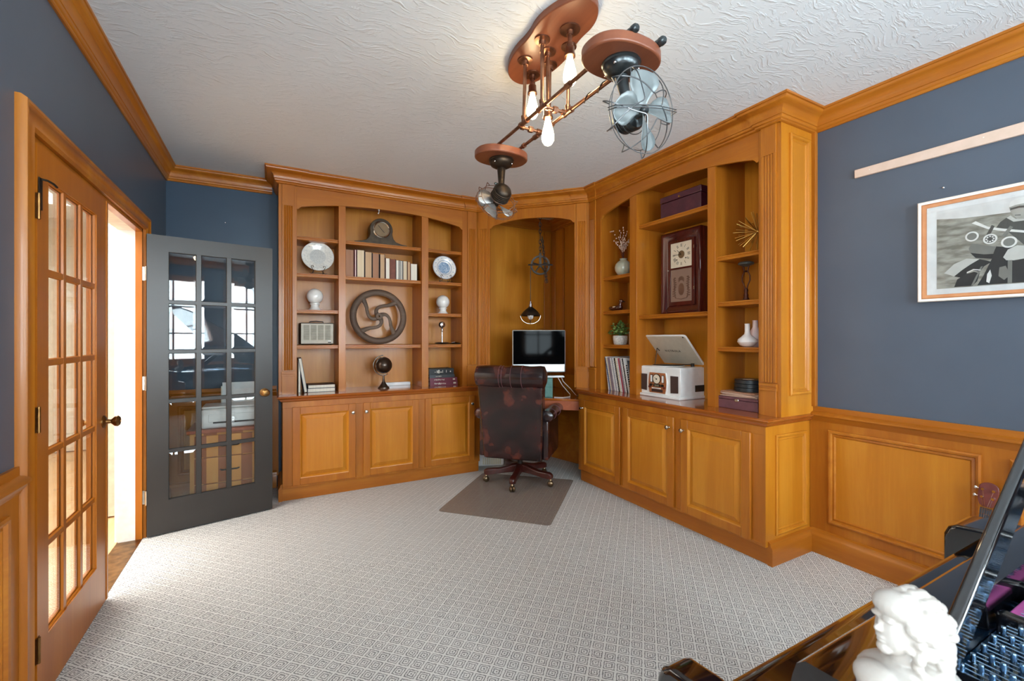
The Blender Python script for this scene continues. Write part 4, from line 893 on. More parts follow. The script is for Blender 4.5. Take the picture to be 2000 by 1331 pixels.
# case, sleeves and tins
t = thing('record_case', 'flat maroon leather case with a small metal latch', 'case', (2.70, 1.867, .86), -90)
MB().box(-.155, 0, 0, .145, .28, .06).build('case_body', 'leather_case', t, bevel=.004); MB().box(-.156, -.001, .0615, .146, .281, .08).build('case_lid', 'leather_case', t, bevel=.004)
b = MB(); b.box(-.014, -.004, .05, .014, .0, .068); b.build('latch', 'nickel', t, bevel=.002)
for i, (dy, dx, rz, m) in enumerate(((.0, .0, 3, 'sleeve_tan'), (.006, .004, -4, 'card_pink'), (-.004, .002, 6, 'sleeve_tan'), (.003, -.003, -2, 'brown_paper'))):
    lab = ['bottom tan paper sleeve lying on the maroon case', 'pink paper sleeve just above the bottom tan one', 'upper tan paper sleeve, turned slightly', 'brown paper sleeve directly under the black tins'][i]
    o = thing('paper_sleeve', lab, 'paper sleeve', (2.72 + dx, 1.87 + dy, .9402 + i * .0085), -90 + rz, 'paper sleeves on the maroon case'); MB().box(-.13, 0, 0, .125, .25, .0075).build('sleeve', m, o, bevel=.0015)
for i in range(3):
    t = thing('film_tin', ['bottom black round tin on the paper sleeves', 'middle black round tin of the three', 'top black round tin with a white label'][i], 'tin', (2.84 + .003 * i, 1.868, .9745 + i * .0262), 0, 'black round tins')
    MB().lathe([(.001, 0), (.092, 0), (.094, .002), (.094, .012), (.096, .013), (.096, .024), (.093, .026), (.001, .026)], 40).build('tin_body', 'tin_black', t)
    if i == 2: MB().lathe([(.001, .026), (.035, .026), (.035, .027), (.001, .027)], 24, (-.02, 0, 0)).build('label', 'white_paper', t)

# ---------------------------------------------------------------- alcove: computer, tins, pendant
t = thing('green_box', 'small green metal drawer box under the computer on the corner desk', 'box', (2.37, 3.79, .75), -28.6)
MB().box(-.13, -.1, 0, .13, .1, .19).build('box_body', 'green_tin', t, bevel=.004)
for z in (.01, .10): b = MB(); b.box(-.12, -.104, z, .12, -.1, z + .082); d = b.build('drawer', 'green_tin', t, bevel=.002); MB().box(-.02, -.108, z + .036, .02, -.104, z + .044).build('pull', 'nickel', d)
t = thing('computer', 'silver all-in-one computer with a black screen on the corner desk', 'computer', (2.37, 3.79, .941), -27)
b = MB(); b.prism([(-.09, -.06), (.09, -.06), (.09, .09), (-.09, .09)], 0, .006); b.loft([[(-.08, .06, .004), (.08, .06, .004), (.08, .072, .004), (-.08, .072, .004)], [(-.06, .03, .16), (.06, .03, .16), (.06, .042, .16), (-.06, .042, .16)]]); b.build('stand', 'aluminium', t, bevel=.002)
b = MB(); b.box(-.267, -.012, .047, .267, .028, .472); b.build('housing', 'aluminium', t, bevel=.012, seg=4)
MB().box(-.258, -.0135, .128, .258, -.011, .463).build('screen', 'screen_black', t, bevel=.001)
t = thing('keyboard', 'white keyboard sticking out at the right of the green box', 'keyboard', (2.475, 3.70, .942), -22)
b = MB(); b.box(-.06, -.05, .0, .11, .05, .012); b.build('tray', 'white_plastic', t, bevel=.003)
b = MB(); [b.box(-.054 + i * .016, -.044 + j * .019, .0122, -.054 + i * .016 + .013, -.044 + j * .019 + .016, .016) for i in range(10) for j in range(4)]; b.build('keys', 'aluminium', t, smooth=False)
b = MB(); b.tube([(2.55, 3.66, .948), (2.56, 3.64, .90), (2.62, 3.60, .83), (2.66, 3.57, .77), (2.70, 3.60, .755), (2.76, 3.66, .754)], .0035, 6); b.tube([(2.53, 3.70, .948), (2.57, 3.67, .86), (2.63, 3.62, .77), (2.60, 3.58, .755), (2.50, 3.56, .754), (2.44, 3.62, .754)], .0035, 6)
tag(b.build('cable', 'cable_white'), 'white cables running down right of the computer onto the desk', 'cable')
t = thing('pendant_lamp', 'pulley pendant lamp with chain, iron wheel and dark metal shade hanging in the alcove', 'lamp', (2.455, 3.90, 0), -28.56)
MB().lathe([(.001, H), (.05, H), (.045, H - .02), (.012, H - .03), (.001, H - .03)], 20).build('ceiling_rose', 'iron_dark', t)
def chain(parent, p, q, n, r=.0035, w=.011, name='chain'):
    p, q = Vector(p), Vector(q); b = MB(); L = (q - p).length / n; dz = (q - p).normalized(); sx_ = Vector((1, 0, 0)); sy_ = dz.cross(sx_).normalized()
    for i in range(n):
        c = p + (q - p) * ((i + .5) / n); a = sx_ if i % 2 else sy_
        b.tube([tuple(c + a * w * cos(t_) + dz * L * .68 * sin(t_)) for t_ in [2 * pi * j / 12 for j in range(12)]], r, 5, closed=True)
    return b.build(name, 'iron_dark', parent)
chain(t, (0, 0, H - .03), (.0, 0, 2.38), 9); chain(t, (0, 0, 2.38), (0, 0, 2.20), 5); chain(t, (.015, -.02, 2.38), (.058, -.03, 1.90), 16, .0028, .008); chain(t, (.02, -.02, 2.37), (.07, -.03, 1.905), 16, .0028, .008)
b = MB(); b.box(-.012, -.02, 2.075, .012, -.014, 2.21); b.box(-.012, .014, 2.075, .012, .02, 2.21); b.box(-.012, -.02, 2.2, .012, .02, 2.21); b.cyl((-.125, -.026, 2.085), (.125, -.026, 2.085), .008, 8); b.cyl((0, -.03, 2.085), (0, .03, 2.085), .012, 12); b.build('bracket', 'iron_dark', t)
b = MB(); b.lathe([(.083, -.012), (.1, -.013), (.093, -.004), (.093, .004), (.1, .013), (.083, .012)], 40, (0, 0, 2.085), axis='y'); b.lathe([(.005, -.012), (.02, -.012), (.02, .012), (.005, .012)], 16, (0, 0, 2.085), axis='y')
for k in range(5): a = radians(90 + 72 * k); b.tube([(.015 * cos(a), 0, 2.085 + .015 * sin(a)), (.086 * cos(a), 0, 2.085 + .086 * sin(a))], .007, 8)
b.build('pulley_wheel', 'iron_dark', t)
b = MB(); b.tube([(-.098, 0, 2.09), (-.1, 0, 2.0), (-.1, 0, 1.70)], .003, 6); b.build('cord', 'iron_dark', t)
MB().lathe([(.004, 1.715), (.012, 1.71), (.013, 1.69), (.02, 1.685), (.021, 1.655), (.016, 1.65)], 20, (-.1, 0, 0)).build('socket', 'chrome', t)
MB().lathe([(.018, 1.655), (.03, 1.645), (.055, 1.625), (.08, 1.60), (.098, 1.573), (.102, 1.563), (.105, 1.56), (.1, 1.562), (.078, 1.593), (.05, 1.618), (.016, 1.64)], 40, (-.1, 0, 0)).build('shade', 'bronze_dark', t)
b = MB(); [b.tube([(-.1 + .103 * cos(a) * cos(r), .103 * cos(a) * sin(r), 1.565 - .085 * sin(a)) for a in [pi * i / 20 for i in range(21)]], .0028, 6) for r in (0, pi / 2)]; b.build('cage', 'nickel', t)
b = MB(); b.lathe([(.013, 1.655), (.014, 1.62), (.026, 1.59), (.032, 1.565), (.028, 1.54), (.014, 1.525), (.001, 1.522)], 20, (-.1, 0, 0)); b.build('bulb', 'vase_white', t)
# white appliance under the desk
t = thing('heater', 'white floor heater with a cream lower grille, mostly hidden behind the chair', 'heater', (2.03, 4.24, 0), -20)
MB().box(-.15, -.07, .0, .15, .07, .5).build('housing', 'white_plastic', t, bevel=.01); b = MB(); [b.box(-.07 + i * .022, -.075, .02, -.07 + i * .022 + .014, -.068, .09) for i in range(9)]; b.build('grille', 'grille_cream', t)
# ---------------------------------------------------------------- right wall: rail and picture
b = MB(); b.loft([[(XR - .001, 1.325, 2.262), (XR - .001, 1.325, 2.31), (XR - .018, 1.325, 2.31), (XR - .018, 1.325, 2.262)], [(XR - .001, .25, 2.25), (XR - .001, .25, 2.31), (XR - .018, .25, 2.31), (XR - .018, .25, 2.25)]])
o = b.build('wall_rail', 'rail_paint', bevel=.003); tag(o, 'long pale pink painted wooden rail screwed to the blue wall above the picture', 'rail')
b = MB(); [b.cyl((XR - .019, y, 2.289), (XR - .0175, y, 2.289), .003, 8) for y in (1.25, .79)]; b.build('screw_head', 'frame_white', o)
t = thing('framed_picture', 'framed black and white photograph of a motorcyclist on the right wall', 'picture', (2.995, 0, 0))
def fr(name, m, y0, y1, z0, z1, w, d0, d1, par):
    b = MB(lambda a, d, z: (-d, a, z)); prof = [(0, d0), (0, d1), (w * .3, d1 + .003), (w, d1 - .002), (w, d0)]; r = []
    for (a, z, sa, sz) in ((y0, z0, 1, 1), (y1, z0, -1, 1), (y1, z1, -1, -1), (y0, z1, 1, -1)): r.append([(a + sa * o, h, z + sz * o) for o, h in prof])
    r.append(r[0]); b.loft(r, cap=False); return b.build(name, m, par)
Y0, Y1, Z0, Z1 = .14, 1.030, 1.518, 2.034
fr('outer_frame', 'frame_white', Y0, Y1, Z0, Z1, .014, -.01, .022, t); fr('inner_frame', 'frame_tan', Y0 + .013, Y1 - .013, Z0 + .013, Z1 - .013, .021, -.01, .017, t)
MB().box(-.0105, Y0 + .03, Z0 + .03, -.002, Y1 - .03, Z1 - .03).build('mat_board', 'mat_board', t, smooth=False)
pic = MB().box(-.0115, .21, 1.58, -.0100, .957, 1.975).build('photo_print', 'photo_field', t, smooth=False)
def flat(name, m, poly, k):
    b = MB(); b.loft([[(-.0114 - .0004 * k, y, z) for y, z in poly], [(-.0118 - .0004 * k, y, z) for y, z in poly]]); b.build(name, m, pic, smooth=False)
flat('pale_sky', 'photo_sky', [(.957, 1.975), (.21, 1.975), (.21, 1.90), (.657, 1.905), (.858, 1.918), (.957, 1.935)], 0)
flat('engine', 'photo_black', [(.760, 1.704), (.747, 1.760), (.657, 1.736), (.42, 1.73), (.36, 1.60), (.42, 1.582), (.809, 1.584), (.788, 1.628)], 1)
flat('front_tyre', 'photo_black', [(.891, 1.584), (.880, 1.621), (.847, 1.643), (.820, 1.651), (.801, 1.641), (.809, 1.605), (.825, 1.584)], 1)
flat('fender_shadow', 'photo_black', [(.891, 1.637), (.863, 1.664), (.831, 1.689), (.801, 1.709), (.760, 1.690), (.786, 1.672), (.801, 1.648), (.825, 1.659), (.847, 1.643), (.863, 1.626)], 2)
flat('fender', 'photo_light', [(.928, 1.657), (.891, 1.698), (.847, 1.718), (.801, 1.709), (.831, 1.689), (.863, 1.664), (.891, 1.637)], 3)
flat('jacket', 'photo_dark', [(.752, 1.836), (.732, 1.871), (.703, 1.893), (.684, 1.874), (.6, 1.885), (.5, 1.86), (.47, 1.76), (.657, 1.75), (.713, 1.828)], 2)
flat('engine_cover', 'photo_mid', [(.839, 1.765), (.828, 1.789), (.745, 1.758), (.757, 1.729), (.786, 1.729), (.831, 1.741)], 3)
flat('engine_cover_shadow', 'photo_black', [(.833, 1.744), (.786, 1.729), (.750, 1.726), (.760, 1.704), (.814, 1.716)], 4)
flat('side_lamp', 'photo_light', [(.723, 1.705), (.708, 1.738), (.679, 1.753), (.64, 1.743), (.625, 1.712), (.65, 1.69), (.689, 1.686), (.713, 1.690)], 4)
flat('handlebar', 'photo_white', [(.828, 1.886), (.814, 1.893), (.773, 1.858), (.723, 1.838), (.64, 1.81), (.56, 1.82), (.56, 1.812), (.64, 1.80), (.723, 1.826), (.773, 1.846)], 5)
flat('fork', 'photo_dark', [(.788, 1.796), (.760, 1.863), (.750, 1.856), (.776, 1.791)], 6); flat('fork', 'photo_mid', [(.727, 1.806), (.701, 1.846), (.691, 1.838), (.716, 1.798)], 6)
flat('trouser_leg', 'photo_mid', [(.708, 1.689), (.694, 1.688), (.695, 1.584), (.709, 1.584)], 5); flat('chrome_pipe', 'photo_white', [(.775, 1.634), (.765, 1.654), (.760, 1.625), (.768, 1.59), (.778, 1.598)], 5)
flat('face', 'photo_skin', [(.704, 1.935), (.693, 1.950), (.665, 1.95), (.64, 1.94), (.635, 1.89), (.655, 1.868), (.679, 1.873), (.698, 1.905)], 5)
flat('cap', 'photo_white', [(.707, 1.930), (.698, 1.957), (.674, 1.968), (.64, 1.962), (.628, 1.93), (.66, 1.938), (.684, 1.937)], 6)
for y, z, r in ((.827, 1.822, .024), (.765, 1.798, .024), (.704, 1.772, .026)):
    for rr, m, k in ((r, 'photo_white', 7), (r * .72, 'photo_mid' if y != .765 else 'photo_dark', 8)):
        b = MB(); b.lathe([(.001, -.0114 - .0004 * k), (rr, -.0114 - .0004 * k), (rr, -.0118 - .0004 * k), (.001, -.0118 - .0004 * k)], 24, (0, y, z), axis='x'); b.build('headlamp', m, pic)
flat('goggles', 'photo_dark', [(.700, 1.917), (.700, 1.926), (.672, 1.930), (.642, 1.926), (.640, 1.916), (.672, 1.921)], 7); flat('mouth', 'photo_dark', [(.686, 1.889), (.686, 1.892), (.668, 1.890), (.668, 1.886)], 7); flat('collar', 'photo_light', [(.700, 1.893), (.684, 1.874), (.655, 1.868), (.650, 1.86), (.69, 1.862), (.712, 1.885)], 6)
flat('fender_stripe', 'photo_white', [(.845, 1.652), (.822, 1.664), (.797, 1.658), (.797, 1.654), (.822, 1.659), (.845, 1.646)], 5); flat('fork_tube', 'photo_mid', [(.797, 1.672), (.790, 1.674), (.822, 1.586), (.830, 1.586)], 4); flat('cylinder_fins', 'photo_mid', [(.735, 1.66), (.715, 1.665), (.70, 1.62), (.72, 1.60), (.738, 1.62)], 4)
for k in range(8):
    a = 2 * pi * k / 8; b = MB(); b.lathe([(.001, -.0151), (.0035, -.0151), (.0035, -.0154), (.001, -.0154)], 8, (0, .765 + .012 * cos(a), 1.798 + .012 * sin(a)), axis='x'); b.build('gauge_spot', 'photo_white', pic)
MB().box(-.0158, Y0 + .03, Z0 + .03, -.0152, Y1 - .03, Z1 - .03).build('picture_glass', 'picture_glass', t, smooth=False)
for i, (p, ax_) in enumerate((((-.333, YB - .001, 2.319), 'y'), ((XR - .001, .939, 2.096), 'x'))):
    b = MB(); b.ball(p, .006, 10, 8); tag(b.build('wall_nail', 'chrome'), ['tiny bright nail high on the back wall above the open dark door', 'tiny bright nail in the blue wall between rail and picture'][i], 'nail')
# ---------------------------------------------------------------- behind the dark door: file cabinet and printer
t = thing('file_cabinet', 'striped wooden drawer cabinet seen through the dark french door', 'cabinet', (-.27, 4.27, 0))
b = MB()
for i in range(6):
    x0 = -.255 + i * .085; b.cm = i % 2; b.box(x0, -.19, .0, x0 + .085, .2, .61)
b.build('body', ['stripe_light', 'stripe_dark'], t, smooth=False)
for z0, z1 in ((.04, .22), (.23, .42), (.43, .59)):
    b = MB()
    for i in range(6): x0 = -.225 + i * .075; b.cm = (i + 1) % 2; b.box(x0, -.208, z0, x0 + .075, -.19, z1)
    d = b.build('drawer', ['stripe_light', 'stripe_dark'], t, smooth=False); b = MB(); b.tube([(-.06, -.21, (z0 + z1) / 2), (-.05, -.23, (z0 + z1) / 2), (.05, -.23, (z0 + z1) / 2), (.06, -.21, (z0 + z1) / 2)], .006, 8); b.build('drawer_handle', 'iron_dark', d)
b = MB(); b.box(-.275, -.215, .61, .275, .21, .636); b.build('top', 'plank_red', t, bevel=.004)
t = thing('printer', 'white inkjet printer on the striped cabinet behind the dark door', 'printer', (-.24, 4.24, .636))
b = MB(); b.box(-.22, -.15, 0, .22, .16, .15); b.build('housing', 'white_plastic', t, bevel=.02, seg=3); MB().box(-.17, -.157, .05, .17, -.148, .11).build('front_panel', 'player_white', t, bevel=.004); MB().box(-.14, -.16, .04, .14, -.147, .052).build('paper_slot', 'ink', t)
b = MB(); b.box(-.215, -.14, .152, .215, .1, .168); b.build('scanner_lid', 'white_plastic', t, bevel=.006)
b = MB(); b.box(-.11, .11, .15, .11, .125, .30); b.build('paper_support', 'white_paper', t)
b = MB(); b.box(-.10, .10, .155, .14, .108, .33); b.build('paper_sheet', 'mat_board', t)
# ---------------------------------------------------------------- chair mat and chair
t = thing('chair_mat', 'translucent brown plastic chair mat on the carpet under the leather chair', 'mat', (1.83, 3.35, 0))
mc = [(1.134, 3.277), (1.744, 2.636), (2.50, 3.385), (1.843, 3.987)]
pts = []
for i in range(4):
    p, a, c = Vector(mc[i]), Vector(mc[i - 1]), Vector(mc[(i + 1) % 4]); e1 = (a - p).normalized() * .035; e2 = (c - p).normalized() * .035
    for s in (0, .25, .5, .75, 1): q = p + e1 * (1 - s) ** 2 + e2 * s ** 2; pts.append((q.x - 1.83, q.y - 3.35))
MB().prism(pts, .0005, .004).build('mat_sheet', 'mat_plastic', t, smooth=False)
ch = thing('office_chair', 'brown leather executive chair on a five-star wood base, its back to the room', 'chair', (2.045, 3.60, .004), -45)
b = MB(); b.lathe([(.001, .09), (.035, .09), (.042, .105), (.042, .15), (.034, .16), (.024, .165), (.024, .26), (.001, .26)], 20); b.build('hub', 'iron_dark', ch)
for k in range(5):
    a = radians(57 + 72 * k); ca, sa = cos(a), sin(a); rings = []
    for s, w, z0, z1 in ((.02, .03, .095, .165), (.07, .028, .092, .16), (.13, .026, .088, .142), (.19, .026, .082, .128), (.25, .027, .074, .126), (.30, .028, .07, .124), (.325, .024, .072, .114), (.335, .014, .078, .104)):
        rings.append([(ca * s - sa * y, sa * s + ca * y, z) for y, z in ((-w, z0), (w, z0), (w, z1 - .008), (w - .008, z1), (-w + .008, z1), (-w, z1 - .008))])
    lg = MB().loft(rings).build('leg', 'dark_frame_wood', ch, bevel=.002)
    c = MB(); cx_, cy_ = ca * .315, sa * .315
    for s in (-1, 1):
        c.xf(Matrix.Translation((cx_, cy_, .0265)) @ Matrix.Rotation(a + .5, 4, 'Z')); c.ball((0, s * .012, 0), .026, 16, 10, (1, .52, 1))
    c.xf(None); c.cyl((cx_, cy_, .03), (cx_, cy_, .075), .006, 8); c.lathe([(.012, .052), (.015, .056), (.01, .07)], 12, (cx_, cy_, 0)); c.build('caster', 'caster_brass', lg)
b = MB(); b.box(-.1, -.12, .235, .1, .14, .268); b.build('tilt_mechanism', 'iron_dark', ch, bevel=.006)
def pillow(name, rings, m='leather', sub=2): return MB().loft(rings).build(name, m, ch, sub=sub, ang=80)
def rrect(x0, x1, y0, y1, z, r=.03):
    p = []
    for cx_, cy_, a0 in ((x1 - r, y1 - r, 0), (x0 + r, y1 - r, 90), (x0 + r, y0 + r, 180), (x1 - r, y0 + r, 270)):
        for i in range(4): a = radians(a0 + 30 * i); p.append((cx_ + r * cos(a), cy_ + r * sin(a), z))
    return p
MB().loft([rrect(-.262, .262, -.26, .27, .268, .02), rrect(-.268, .268, -.262, .28, .30, .03), rrect(-.268, .268, -.262, .285, .40, .03), rrect(-.262, .262, -.26, .28, .42, .03)]).build('seat_base', 'leather', ch)
MB().loft([rrect(-.235, .235, -.20, .30, .41, .04), rrect(-.24, .24, -.21, .31, .45, .05), rrect(-.235, .235, -.20, .30, .49, .05), rrect(-.2, .2, -.17, .26, .51, .05)]).build('seat_cushion', 'leather', ch, sub=1)
def bk(z): s = (z - .27) / .63; return .262 + .030 * s, -.268 - .075 * s    # half width, rear face y
rings = []
for z in (.265, .275, .40, .55, .70, .85, .93):
    w, y = bk(z); k = .012 if z < .27 else 0; w -= k; y += k; rings.append([(-w + .012, y, z), (w - .012, y, z), (w, y + .012, z), (w, y + .095, z), (w - .012, y + .11, z), (-w + .012, y + .11, z), (-w, y + .095, z), (-w, y + .012, z)])
MB().loft(rings).build('backrest', 'leather', ch, ang=30, bevel=.004)
rings = []
for z in (.50, .6, .72, .86): w, y = bk(z); w -= .03; rings.append([(x, y + .11 + .055 * (1 - (x / w) ** 2) ** .5 if abs(x) < w else y + .11, z) for x in [w * (-1 + 2 * i / 12) for i in range(13)]] + [(w, y + .1, z), (-w, y + .1, z)])
MB().loft(rings).build('back_cushion', 'leather', ch)
b = MB(); rings = []; zc, yc = .995, -.315
xs = [-.322, -.318, -.30, -.27] + [-.25 + .5 * i / 20 for i in range(21)] + [.27, .30, .318, .322]
for x in xs:
    ax_ = abs(x); k = 1 if ax_ < .29 else sqrt(max(.02, 1 - ((ax_ - .29) / .033) ** 2)); k *= .93 + .07 * abs(sin(x * 14 + .5)); rings.append([(x, yc + .082 * k * cos(q), zc + .098 * k * sin(q)) for q in [2 * pi * j / 24 for j in range(24)]])
b.loft(rings); b.build('headrest_roll', 'leather', ch)
for i, x in enumerate((-.085, -.06, .02, .115)):
    b = MB(); k = .93 + .07 * abs(sin(x * 14 + .5)); b.tube([(x, yc + .083 * k * cos(q), zc + .099 * k * sin(q)) for q in [2 * pi * j / 32 for j in range(32)]], .002, 6, closed=True); b.build('piping', 'leather_case', ch)
b = MB()
for s in (-1, 1):
    for i in range(30): z = .50 + i * .0137; w, y = bk(z); b.ball((s * (w - .006), y + .001, z), .0042, 6, 4, (1, .6, 1))
o = b.build('nailhead_trim', 'caster_brass', ch); o['kind'] = 'stuff'
for s in (-1, 1):
    MB().box(s * .262, -.235, .272, s * .318, .235, .63).build('arm_panel', 'leather', ch, bevel=.014, seg=3)
    b = MB(); rings = []
    for y, k in ((-.262, .3), (-.26, .7), (-.248, .95), (-.2, 1), (-.1, .97), (0, 1), (.1, .97), (.2, 1), (.25, .97), (.268, .7), (.272, .3)): rings.append([(s * .302 + .062 * k * cos(q), y, .655 + .052 * k * sin(q)) for q in [2 * pi * j / 20 for j in range(20)]])
    b.loft(rings); ar = b.build('armrest', 'leather', ch)
    for y in (-.12, .08): b = MB(); b.tube([(s * .302 + .063 * .98 * cos(q), y, .655 + .053 * .98 * sin(q)) for q in [2 * pi * j / 24 for j in range(24)]], .002, 6, closed=True); b.build('arm_piping', 'leather_case', ar)

# ---------------------------------------------------------------- pipe chandelier with two desk fans
cl = thing('chandelier', 'pipe ceiling fixture with wooden plates, three glowing bulbs and two vintage fans', 'ceiling light', (1.15, 1.75, H))
sh = lambda x, y, z: (x - 1.15, y - 1.75, z - H)
def smooth_poly(P, it=3):
    for _ in range(it):
        Q = []
        for i in range(len(P)): a, c = Vector(P[i]), Vector(P[(i + 1) % len(P)]); Q += [tuple(a * .75 + c * .25), tuple(a * .25 + c * .75)]
        P = Q
    return P
pl = smooth_poly([(1.10, 1.42), (1.19, 1.43), (1.25, 1.53), (1.245, 1.65), (1.275, 1.75), (1.28, 1.88), (1.255, 2.02), (1.20, 2.09), (1.11, 2.07), (1.05, 1.98), (1.025, 1.86), (1.035, 1.74), (1.015, 1.64), (1.04, 1.52)])
MB(sh).prism(pl, H - .035, H - .001).build('ceiling_plate', 'fixture_wood', cl, bevel=.005, seg=3)
ZP = 2.385
def flange(x, y, r=.036, name='flange'):
    b = MB(sh); b.lathe([(.001, H - .035), (r, H - .035), (r, H - .041), (.016, H - .044), (.015, H - .062), (.001, H - .062)], 28, (x, y, 0)); f = b.build(name, 'copper_pipe', cl)
    b = MB(sh); [b.lathe([(.001, H - .0405), (.0042, H - .0405), (.0042, H - .0418), (.001, H - .0418)], 8, (x + r * .72 * cos(a), y + r * .72 * sin(a), 0)) for a in (.6, 2.2, 3.7, 5.3)]; b.build('screw', 'iron_dark', f)
PX = (1.092, 1.222)
for x, y in ((1.093, 1.719), (1.100, 1.885), (1.228, 1.700), (1.228, 1.860)):
    flange(x, y); px = PX[0] if x < 1.15 else PX[1]
    b = MB(sh); b.cyl((x, y, H - .05), (px, y, ZP), .0085, 12); b.build('drop_pipe', 'copper_pipe', cl)
for i, px in enumerate(PX):
    b = MB(sh); b.cyl((px, 1.135, ZP), (px, 2.24, ZP), .0085, 14); b.build('long_pipe', 'copper_pipe', cl)
    b = MB(sh); b.lathe([(.001, 1.118), (.009, 1.118), (.0145, 1.124), (.0155, 1.132), (.0155, 1.138), (.0135, 1.14), (.0145, 1.158), (.001, 1.158)], 20, (px, 0, ZP), axis='y'); b.build('pipe_cap', 'gun_metal', cl)
    for y in ((1.719, 1.885) if i == 0 else (1.70, 1.86)):
        b = MB(sh); 
        for q, r in ((-.028, .0135), (.028, .0135)): b.lathe([(.009, q - .006), (r, q - .006), (r, q + .006), (.009, q + .006)], 16, (px, y, ZP), axis='y')
        b.cyl((px, y - .028, ZP), (px, y + .028, ZP), .0118, 14); b.cyl((px, y, ZP), (px, y, ZP + .028), .0118, 14); b.lathe([(.009, .02), (.0135, .02), (.0135, .032), (.009, .032)], 16, (px, y, ZP)); b.build('tee_fitting', 'copper_pipe', cl)
for y, off in ((1.71, 0), (1.93, 0)):
    b = MB(sh); b.cyl((PX[0], y, ZP), (PX[1], y, ZP), .0078, 12)
    for x in (PX[0] + .018, PX[1] - .018): b.lathe([(.008, -.008), (.013, -.008), (.013, .008), (.008, .008)], 16, (x, y, ZP), axis='x')
    b.lathe([(.008, -.014), (.015, -.012), (.016, 0), (.015, .012), (.008, .014)], 6, ((PX[0] + PX[1]) / 2, y, ZP), axis='x'); b.build('cross_pipe', 'copper_pipe', cl)
for px, y0, y1 in ((PX[1], 1.96, 2.0), (PX[1], 2.10, 2.12), (PX[0], 1.50, 1.53)): MB(sh).cyl((px, y0, ZP), (px, y1, ZP), .013, 14).build('pipe_coupling', 'copper_pipe', cl)
b = MB(sh); b.tube([(PX[1] + .010 * cos(s * 5), 1.22 + .075 * s, ZP + .011 * sin(s * 5)) for s in [i / 8 for i in range(40)]], .0022, 6); b.build('wrapped_cord', 'bronze_dark', cl)
for x, y, zs in ((1.164, 1.604, 2.575), (1.163, 1.779, 2.378), (1.192, 1.969, 2.594)):
    flange(x, y, .045 if y < 1.7 else .038, 'socket_flange')
    b = MB(sh); b.cyl((x, y, H - .05), (x, y, zs + .055), .0095, 14); b.build('bulb_pipe', 'copper_pipe', cl)
    b = MB(sh); b.lathe([(.01, zs + .062), (.015, zs + .058), (.015, zs + .045), (.02, zs + .04), (.021, zs + .012), (.024, zs + .008), (.0245, zs - .002), (.019, zs - .004), (.001, zs - .004)], 24, (x, y, 0)); s_ = b.build('bulb_socket', 'copper_pipe', cl)
    b = MB(sh); b.lathe([(.012, zs), (.0135, zs - .012), (.02, zs - .04), (.0275, zs - .07), (.030, zs - .09), (.028, zs - .108), (.018, zs - .124), (.006, zs - .131), (.001, zs - .132)], 24, (x, y, 0)); b.build('bulb', 'bulb_on', s_)
